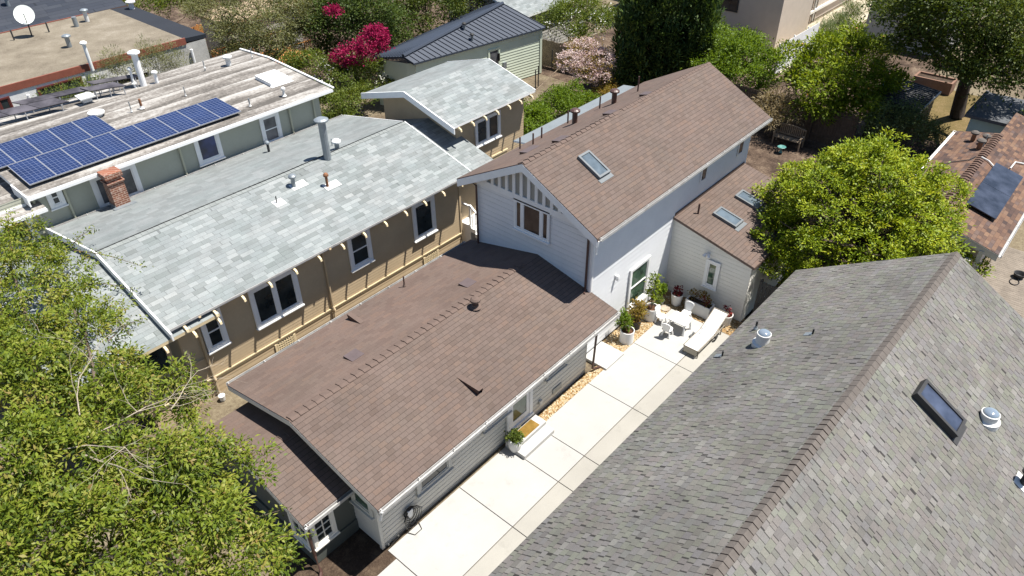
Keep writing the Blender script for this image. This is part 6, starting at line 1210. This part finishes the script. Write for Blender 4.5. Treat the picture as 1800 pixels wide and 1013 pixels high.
bush('flowering_shrub', 'rambling green shrub with white flowers filling the gap beyond the olive roof', ((545, 110, 2.6, 1.0), (580, 130, 2.5, 1.1), (620, 130, 2.4, 1.1), (655, 130, 2.0, 0.9), (570, 170, 2.0, 1.0), (610, 175, 1.9, 1.1), (640, 165, 1.7, 0.9), (600, 210, 1.4, 0.8), (580, 220, 1.2, 0.7), (665, 150, 1.4, 0.6)), 620, 28, 0.2, 0.13, 0.06, 'lf_mix', 'shrub', r0=0.08, extra=(55, 8, 0.14, 0.10, 0.08, 'fl_white'))
bush('olive_tree', 'grey-green olive tree at the top left beside the orange deck', ((430, 30, 4.4, 1.7), (480, 55, 3.9, 1.6), (415, 65, 3.4, 1.4), (520, 30, 4.3, 1.6), (460, 90, 2.8, 1.3), (380, 5, 4.4, 1.3), (500, 85, 2.9, 1.2), (450, 0, 5.0, 1.6), (350, 15, 3.4, 1.1), (530, 70, 3.0, 1.2), (410, 100, 2.2, 1.0)), 1050, 30, 0.28, 0.16, 0.045, 'lf_olive', 'tree', r0=0.16)
t13 = bush('bougainvillea_tree', 'dark tree overgrown with magenta bougainvillea at the top', ((600, 35, 4.2, 1.6), (655, 25, 4.5, 1.7), (570, 55, 3.4, 1.3), (630, 65, 3.2, 1.3), (690, 45, 3.6, 1.3), (560, 10, 4.6, 1.5), (610, 0, 5.2, 1.6), (540, 45, 3.4, 1.2), (690, 80, 2.6, 1.0), (580, 85, 2.4, 1.0)), 860, 28, 0.28, 0.16, 0.07, 'lf_dark', 'tree', 'bark_dark', 0.14)
lob = [LB(*q) for q in ((660, 62, 4.5, 0.55), (640, 80, 4.2, 0.5), (672, 75, 4.2, 0.42), (625, 96, 3.8, 0.5), (600, 92, 3.7, 0.35), (585, 20, 6.0, 0.3), (650, 92, 3.8, 0.45), (612, 108, 3.4, 0.35), (590, 102, 3.5, 0.25))]; foliage('blossom', t13, lob, 210, 20, 0.12, 0.11, 0.09, 'fl_mag', inner=0.2)
bush('broadleaf_tree', 'dark olive tree mass rising behind the dark metal roof', ((720, 42, 2.8, 1.7), (775, 22, 3.0, 1.8), (825, 0, 3.2, 1.8), (695, 66, 2.2, 1.3), (760, 0, 4.0, 1.8), (700, 10, 3.6, 1.8), (850, -16, 3.6, 1.7)), 640, 28, 0.28, 0.16, 0.07, 'lf_oak', 'tree', 'bark_dark', 0.16)
bush('hedge_tree', 'green hedge tree at the very top edge behind the flat gravel roof', ((260, 8, 2.6, 1.2), (220, 5, 2.4, 1.0), (300, 5, 2.6, 1.2), (340, -5, 3, 1.3)), 260, 26, 0.24, 0.15, 0.07, 'lf_mix', 'tree')
bush('bush', 'green bush at the right edge in front of the teal shed', ((1775, 222, 1.9, 0.7), (1800, 225, 1.9, 0.8), (1740, 232, 1.5, 0.5), (1800, 240, 1.5, 0.6)), 200, 26, 0.16, 0.12, 0.06, 'lf_bright')
bush('grass_clump', 'tall weedy grass clump along the beige building', ((1450, 60, 0.5, 0.8), (1475, 45, 0.5, 0.9), (1500, 30, 0.5, 0.9), (1435, 72, 0.4, 0.6)), 200, 26, 0.25, 0.35, 0.03, 'lf_greygreen', 'weeds', up=1.5)
for (px, py, z, n_, l) in ((205, 122, 3.2, 60, 'wispy green shrub in front of the dark opening of the stucco house'), (262, 105, 3.4, 60, 'thin feathery shrub against the stucco wall, left of the other one'), (300, 108, 3.2, 45, 'thin feathery shrub by the end of the stucco wall')):
    c = ay(px, py, 36.2); z = float(c[2]); b = np.array([c[0], c[1], 0]); lob = [(c[0]+dx, c[1], z+dz, 0.55, 0.4, 0.75) for dx, dz in ((-0.3, -0.3), (0.35, -0.2), (0, 0.25))]; t = thing('feathery_shrub', l, 'shrub', b, 0, 'feathery shrubs along the stucco wall'); limbs(t, b, lob, 0.05, 'bark', 0.6, name='stem'); foliage('crown', t, lob, n_*2, 22, 0.13, 0.13, 0.022, 'lf_olive', up=1.2, inner=0.5)
c = ay(120, 155, 36.2); t = thing('feathery_shrub', 'low green shrub below the long red-framed window of the stucco house', 'shrub', (c[0], c[1], 0), 0, 'feathery shrubs along the stucco wall'); lob = [(c[0]+dx, c[1], float(c[2])-0.2, 0.7, 0.4, 0.5) for dx in (-0.6, 0.3, 1.0)]; limbs(t, (c[0], c[1], 0), lob, 0.05, 'bark', 0.6, name='stem'); foliage('crown', t, lob, 100, 22, 0.14, 0.13, 0.025, 'lf_mix', inner=0.5)

# ------------------------------------------------------------------ pots
def pot(name, label, base, prof, mat, soil_r, soil_z, plant=None, cat='pot', group=None):
    t = thing(name, label, cat, base, 0, group); mb = MB(); mb.lathe(prof, base, 28); mb.build('pot', M[mat], t, smooth=False); mb = MB(); mb.lathe([(soil_r, 0), (0.001, 0.012)], np.array(base)+np.array([0, 0, soil_z]), 20); mb.build('soil', M['pot_soil'], t); return t
def cyl(r, h): return [(0.001, 0.0), (r*0.98, 0.0), (r, 0.02), (r, h), (r*0.9, h), (r*0.89, h-0.1)]
def sprout(t, base, lobes, n, per, cr, L, Wd, mat, r0=0.012, stems=True, **k):
    base = np.array(base, float); lob = [tuple(base+np.array(l[:3]))+tuple(l[3:]) for l in lobes]
    if stems:
        mb = MB()
        for l in lob: mb.tube([base, base*0.5+np.array(l[:3])*0.5+rng.normal(size=3)*0.02, np.array(l[:3])], [r0, r0*0.7, r0*0.3], 5)
        mb.build('stem', M['bark'], t)
    return foliage('foliage', t, lob, n, per, cr, L, Wd, mat, **k)
B = lambda x, y, z=0.0: np.array([x, y, z])
GP = 'white round planters by the house wall'
p1 = B(17.5, 9.97); t = pot('potted_plant', 'white round planter with bright green leafy plant, nearest the doorstep slab', p1, cyl(0.25, 0.5), 'pot_white', 0.225, 0.42, group=GP); sprout(t, p1+B(-0.02, 0.08, 0.42), [(0.0, 0.05, 0.28, 0.19, 0.19, 0.18), (-0.02, 0.1, 0.52, 0.16, 0.16, 0.18), (0.1, 0, 0.2, 0.12, 0.12, 0.12), (0, 0.14, 0.72, 0.11, 0.11, 0.12)], 48, 10, 0.07, 0.10, 0.05, 'lf_bright')
p2 = B(18.3, 10.12); t = pot('potted_plant', 'black plastic pot with russet and green bushy plant between two white planters', p2, [(0.001, 0), (0.15, 0), (0.19, 0.4), (0.17, 0.4), (0.16, 0.3)], 'charcoal', 0.17, 0.36); sprout(t, p2+B(0, 0, 0.36), [(0, 0, 0.3, 0.26, 0.26, 0.25), (0.05, 0.05, 0.55, 0.22, 0.22, 0.2), (-0.12, -0.08, 0.35, 0.16, 0.16, 0.16)], 80, 12, 0.07, 0.10, 0.035, 'lf_russet')
p3 = B(19.15, 10.02); t = pot('potted_plant', 'white round planter with a tall slender leafy plant on several canes', p3, cyl(0.26, 0.52), 'pot_white', 0.235, 0.44, group=GP)
lo = [(-0.05, 0.05, 0.72, 0.10, 0.10, 0.14), (0.06, 0.0, 0.9, 0.11, 0.11, 0.16), (0.0, 0.06, 1.12, 0.11, 0.11, 0.16), (0.05, 0.03, 1.32, 0.08, 0.08, 0.12), (-0.09, -0.04, 0.5, 0.07, 0.07, 0.1), (0.1, 0.08, 0.55, 0.07, 0.07, 0.1)]; sprout(t, p3+B(0, 0, 0.44), lo, 46, 9, 0.06, 0.10, 0.045, 'lf_citrus', 0.014)
p4 = B(19.7, 10.1); t = pot('potted_plant', 'small black nursery pot behind the tall plant\'s white planter', p4, [(0.001, 0), (0.11, 0), (0.14, 0.28), (0.125, 0.28), (0.12, 0.2)], 'charcoal', 0.125, 0.25); sprout(t, p4+B(0, 0, 0.25), [(0, 0, 0.2, 0.12, 0.12, 0.12)], 18, 10, 0.05, 0.09, 0.04, 'lf_mix')
p5 = B(20.1, 10.2); t = pot('potted_plant', 'little terracotta-grey pot with a lime green plant in the wall corner', p5, [(0.001, 0), (0.12, 0), (0.15, 0.22), (0.13, 0.22), (0.12, 0.15)], 'galv', 0.13, 0.2); sprout(t, p5+B(0, 0, 0.2), [(0.05, 0, 0.55, 0.13, 0.13, 0.1), (0, 0.05, 0.35, 0.09, 0.09, 0.09)], 26, 10, 0.05, 0.10, 0.06, 'lf_bright')
mb = MB(); s_ = B(19.98, 9.9); mb.lathe([(0.001, 0), (0.16, 0), (0.19, 0.04), (0.17, 0.04), (0.001, 0.025)], s_, 20); tag(mb.build('pot_saucer', M['bark_pale']), 'tan clay saucer lying on the gravel beside the small pots', 'saucer')
p6 = B(20.5, 9.75); t = pot('potted_plant', 'tapered white planter with a small crimson plant left of the long planter box', p6, [(0.001, 0), (0.15, 0), (0.17, 0.03), (0.235, 0.5), (0.21, 0.5), (0.20, 0.4)], 'pot_white', 0.205, 0.44, group=GP); sprout(t, p6+B(0, 0, 0.44), [(0, 0, 0.15, 0.13, 0.13, 0.12), (0.02, 0.03, 0.3, 0.08, 0.08, 0.08)], 15, 8, 0.035, 0.08, 0.055, 'fl_red')
p8 = B(20.62, 7.78); t = pot('potted_plant', 'tapered white planter with a crimson plant behind the raised end of the lounger', p8, [(0.001, 0), (0.15, 0), (0.17, 0.03), (0.235, 0.46), (0.21, 0.46), (0.20, 0.4)], 'pot_white', 0.205, 0.40, group=GP); sprout(t, p8+B(0, 0, 0.40), [(0, 0, 0.12, 0.12, 0.12, 0.10), (0.02, 0.03, 0.28, 0.07, 0.07, 0.1)], 13, 8, 0.035, 0.07, 0.05, 'fl_red'); mb = MB(); mb.tube([p8+B(0, 0, 0.4), p8+B(0.02, 0, 0.75)], 0.006, 5); mb.build('stake', M['bark_pale'], t)
p9 = B(11.12, 9.68); t = pot('potted_plant', 'white egg-shaped pot with a clipped green plant beside the doorstep', p9, [(0.001, 0), (0.11, 0), (0.13, 0.02), (0.20, 0.2), (0.215, 0.36), (0.19, 0.47), (0.165, 0.5), (0.15, 0.5), (0.15, 0.4)], 'pot_white', 0.15, 0.46); sprout(t, p9+B(0, 0, 0.46), [(0, 0, 0.08, 0.19, 0.19, 0.12), (0.05, 0.03, 0.16, 0.12, 0.12, 0.08)], 60, 12, 0.05, 0.07, 0.04, 'lf_mix')
PX = thing('planter_box', 'long white rectangular planter box of dark soil against the cream wall', 'planter', (20.6, 8.85, 0)); bx0, bx1, by0, by1 = 20.40, 20.80, 8.36, 9.34
mb = MB()
for b_ in ((bx0, bx0+0.03, by0, by1), (bx1-0.03, bx1, by0, by1), (bx0+0.03, bx1-0.03, by0, by0+0.03), (bx0+0.03, bx1-0.03, by1-0.03, by1)): mb.box(*b_, 0, 0.5)
mb.build('box', M['pot_white'], PX); mb = MB(); mb.box(bx0+0.03, bx1-0.03, by0+0.03, by1-0.03, 0.02, 0.43); mb.build('soil', M['soil'], PX)
sprout(PX, B(20.62, 9.1, 0.43), [(0.1, 0.12, 0.18, 0.12, 0.12, 0.1), (0.1, -0.2, 0.3, 0.1, 0.16, 0.08), (0.05, -0.5, 0.15, 0.1, 0.1, 0.14), (0.1, -0.35, 0.32, 0.08, 0.1, 0.08)], 40, 7, 0.06, 0.07, 0.045, 'lf_russet', 0.006); sprout(PX, B(20.62, 8.75, 0.43), [(0.0, -0.12, 0.2, 0.1, 0.1, 0.14), (0.05, 0.35, 0.2, 0.1, 0.1, 0.1)], 16, 7, 0.05, 0.06, 0.04, 'fl_red', 0.006, stems=False)

# ------------------------------------------------------------------ rear yard and passages
BN = thing('garden_bench', 'weathered grey slatted garden bench in the shaded yard behind the white house', 'bench', (36.3, 12.4, 0), math.radians(8))
mb = MB()
bx, by = 36.3, 12.4
for i in range(4): mb.box(bx-0.45+i*0.12, bx-0.45+i*0.12+0.1, by-0.75, by+0.75, 0.42, 0.45)
mb.build('seat', M['wood'], BN); mb = MB()
for i in range(15): mb.box(bx+0.10, bx+0.13, by-0.72+i*0.1, by-0.67+i*0.1, 0.5, 0.92+0.08*math.sin(math.pi*i/14))
mb.box(bx+0.09, bx+0.14, by-0.76, by+0.76, 0.47, 0.53); mb.tube([(bx+0.115, by-0.76+1.52*t, 0.93+0.09*math.sin(math.pi*t)) for t in np.linspace(0, 1, 9)], 0.035, 6); mb.build('backrest', M['wood'], BN)
for x in (bx-0.42, bx+0.10):
    for y in (by-0.74, by+0.68): mb = MB(); mb.box(x, x+0.06, y, y+0.06, 0, 0.9 if x > bx else 0.62); mb.build('leg', M['wood'], BN)
for y in (by-0.75, by+0.67): mb = MB(); mb.box(bx-0.46, bx+0.1, y, y+0.08, 0.621, 0.65); mb.build('armrest', M['wood'], BN)
q = az(1372, 268); t = thing('planter_bowl', 'small teal bowl on a stand in front of the garden bench', 'bowl', q); mb = MB(); mb.lathe([(0.001, 0), (0.1, 0), (0.05, 0.08), (0.05, 0.22), (0.22, 0.32), (0.20, 0.33), (0.001, 0.27)], q, 16); mb.build('bowl', paint('teal_glaze', (0.08, 0.22, 0.20), 0.4, 0.1, 4), t)
# steps and railing between the houses, wheelie bin
ST = thing('outdoor_steps', 'white painted wooden steps with handrails in the passage behind the tan house', 'stairs', (18.9, 17.6, 0))
mb = MB()
for i in range(5): mb.box(18.35+i*0.0, 19.55, 17.05+i*0.26, 17.33+i*0.26, i*0.18, 0.18+i*0.18)
mb.box(18.35, 19.55, 18.36, 19.0, 0.0, 1.0); mb.build('step', M['white_trim'], ST)
for x in (18.38, 19.5):
    mb = MB(); a, b = np.array([x, 17.1, 0.95]), np.array([x, 18.4, 1.9]); mb.frame_box(a, (0.07, 0, 0), b-a, (0, 0, 0.07)); mb.box(x, x+0.07, 17.08, 17.15, 0, 1.0); mb.box(x, x+0.07, 18.38, 18.45, 0.9, 1.95); mb.box(x, x+0.07, 18.455, 18.98, 1.85, 1.92)
    for i in range(7): y = 17.2+i*0.18; z = 0.18*int((y-17.05)/0.26); mb.box(x+0.02, x+0.05, y, y+0.03, z+0.18, 0.97+(y-17.1)*0.73)
    mb.build('handrail', M['white_trim'], ST)
WBN = thing('wheelie_bin', 'dark grey wheelie bin at the end of the passage beside the tan house', 'bin', (18.0, 16.95, 0), 0)
def frus(mb, x, y, z0, z1, a, b):
    V = [(x+sx*q, y+sy*q, z) for z, q in ((z0, a), (z1, b)) for sx, sy in ((-1, -1), (1, -1), (1, 1), (-1, 1))]; mb.mesh(V, [(3, 2, 1, 0), (4, 5, 6, 7)]+[(i, (i+1) % 4, 4+(i+1) % 4, 4+i) for i in range(4)])
wx, wy = 17.95, 16.9
mb = MB(); frus(mb, wx, wy, 0.08, 0.95, 0.23, 0.29); mb.build('body', M['charcoal'], WBN); mb = MB(); mb.frame_box((wx-0.31, wy-0.32, 0.952), (0.62, 0, 0), (0, 0.66, 0.03), (0, 0, 0.05)); mb.build('lid', M['galv'], WBN)
for s in (-1, 1): mb = MB(); mb.tube([(wx+s*0.2, wy+0.24, 0.1), (wx+s*0.27, wy+0.24, 0.1)], 0.1, 12); mb.build('wheel', M['black'], WBN)
mb = MB(); frus(mb, 17.3, 16.6, 0.0, 0.35, 0.2, 0.25); frus(mb, 17.3, 16.6, 0.351, 0.38, 0.26, 0.26); tag(mb.build('storage_tub', M['galv']), 'pale storage tub beside the dark grey wheelie bin', 'tub')
bush('fern', 'small green plant by the white steps in the passage', ((832, 378, 0.6, 0.25), (828, 382, 0.4, 0.25)), 30, 12, 0.08, 0.12, 0.05, 'lf_bright', 'plant')
# strip of paving and weeds between the houses at the front
sheet('side_path', 3.2, 18, 16.0, 18.6, -0.03, 'yard')
wl = []
for i in range(14): wl.append((rng.uniform(5.2, 6.6), rng.uniform(16.0, 17.3), 0.05, 0.12, 0.12, 0.1))
o, P = foliage('ground_weeds', None, wl, 60, 12, 0.1, 0.11, 0.03, 'lf_mix', up=1.0); tag(o, 'low green weeds between the two houses at the front', 'weeds', kind='stuff')
q = az(392, 703); t = thing('plant_pot', 'tiny white pot on the ground between the two houses', 'pot', q); mb = MB(); mb.lathe([(0.001, 0), (0.08, 0), (0.11, 0.2), (0.09, 0.2), (0.001, 0.15)], q, 14); mb.build('pot', M['pot_white'], t)
# folded parasol by the bougainvillea
q = az(637, 112); t = thing('parasol', 'closed cream parasol standing by the magenta bougainvillea', 'parasol', q); mb = MB(); mb.tube([q, q+B(0, 0, 2.4)], 0.03, 8); mb.build('pole', M['wood'], t); mb = MB()
mb.lathe([(0.16, 0.0), (0.22, 0.1), (0.14, 0.8), (0.04, 1.3), (0.001, 1.35)], q+B(0, 0, 1.1), 10); mb.build('canopy', paint('cream_canvas', (0.5, 0.45, 0.38), 0.8, 0.06, 3), t)
# bare soil, stones and clutter that show between the trees
mb = MB()
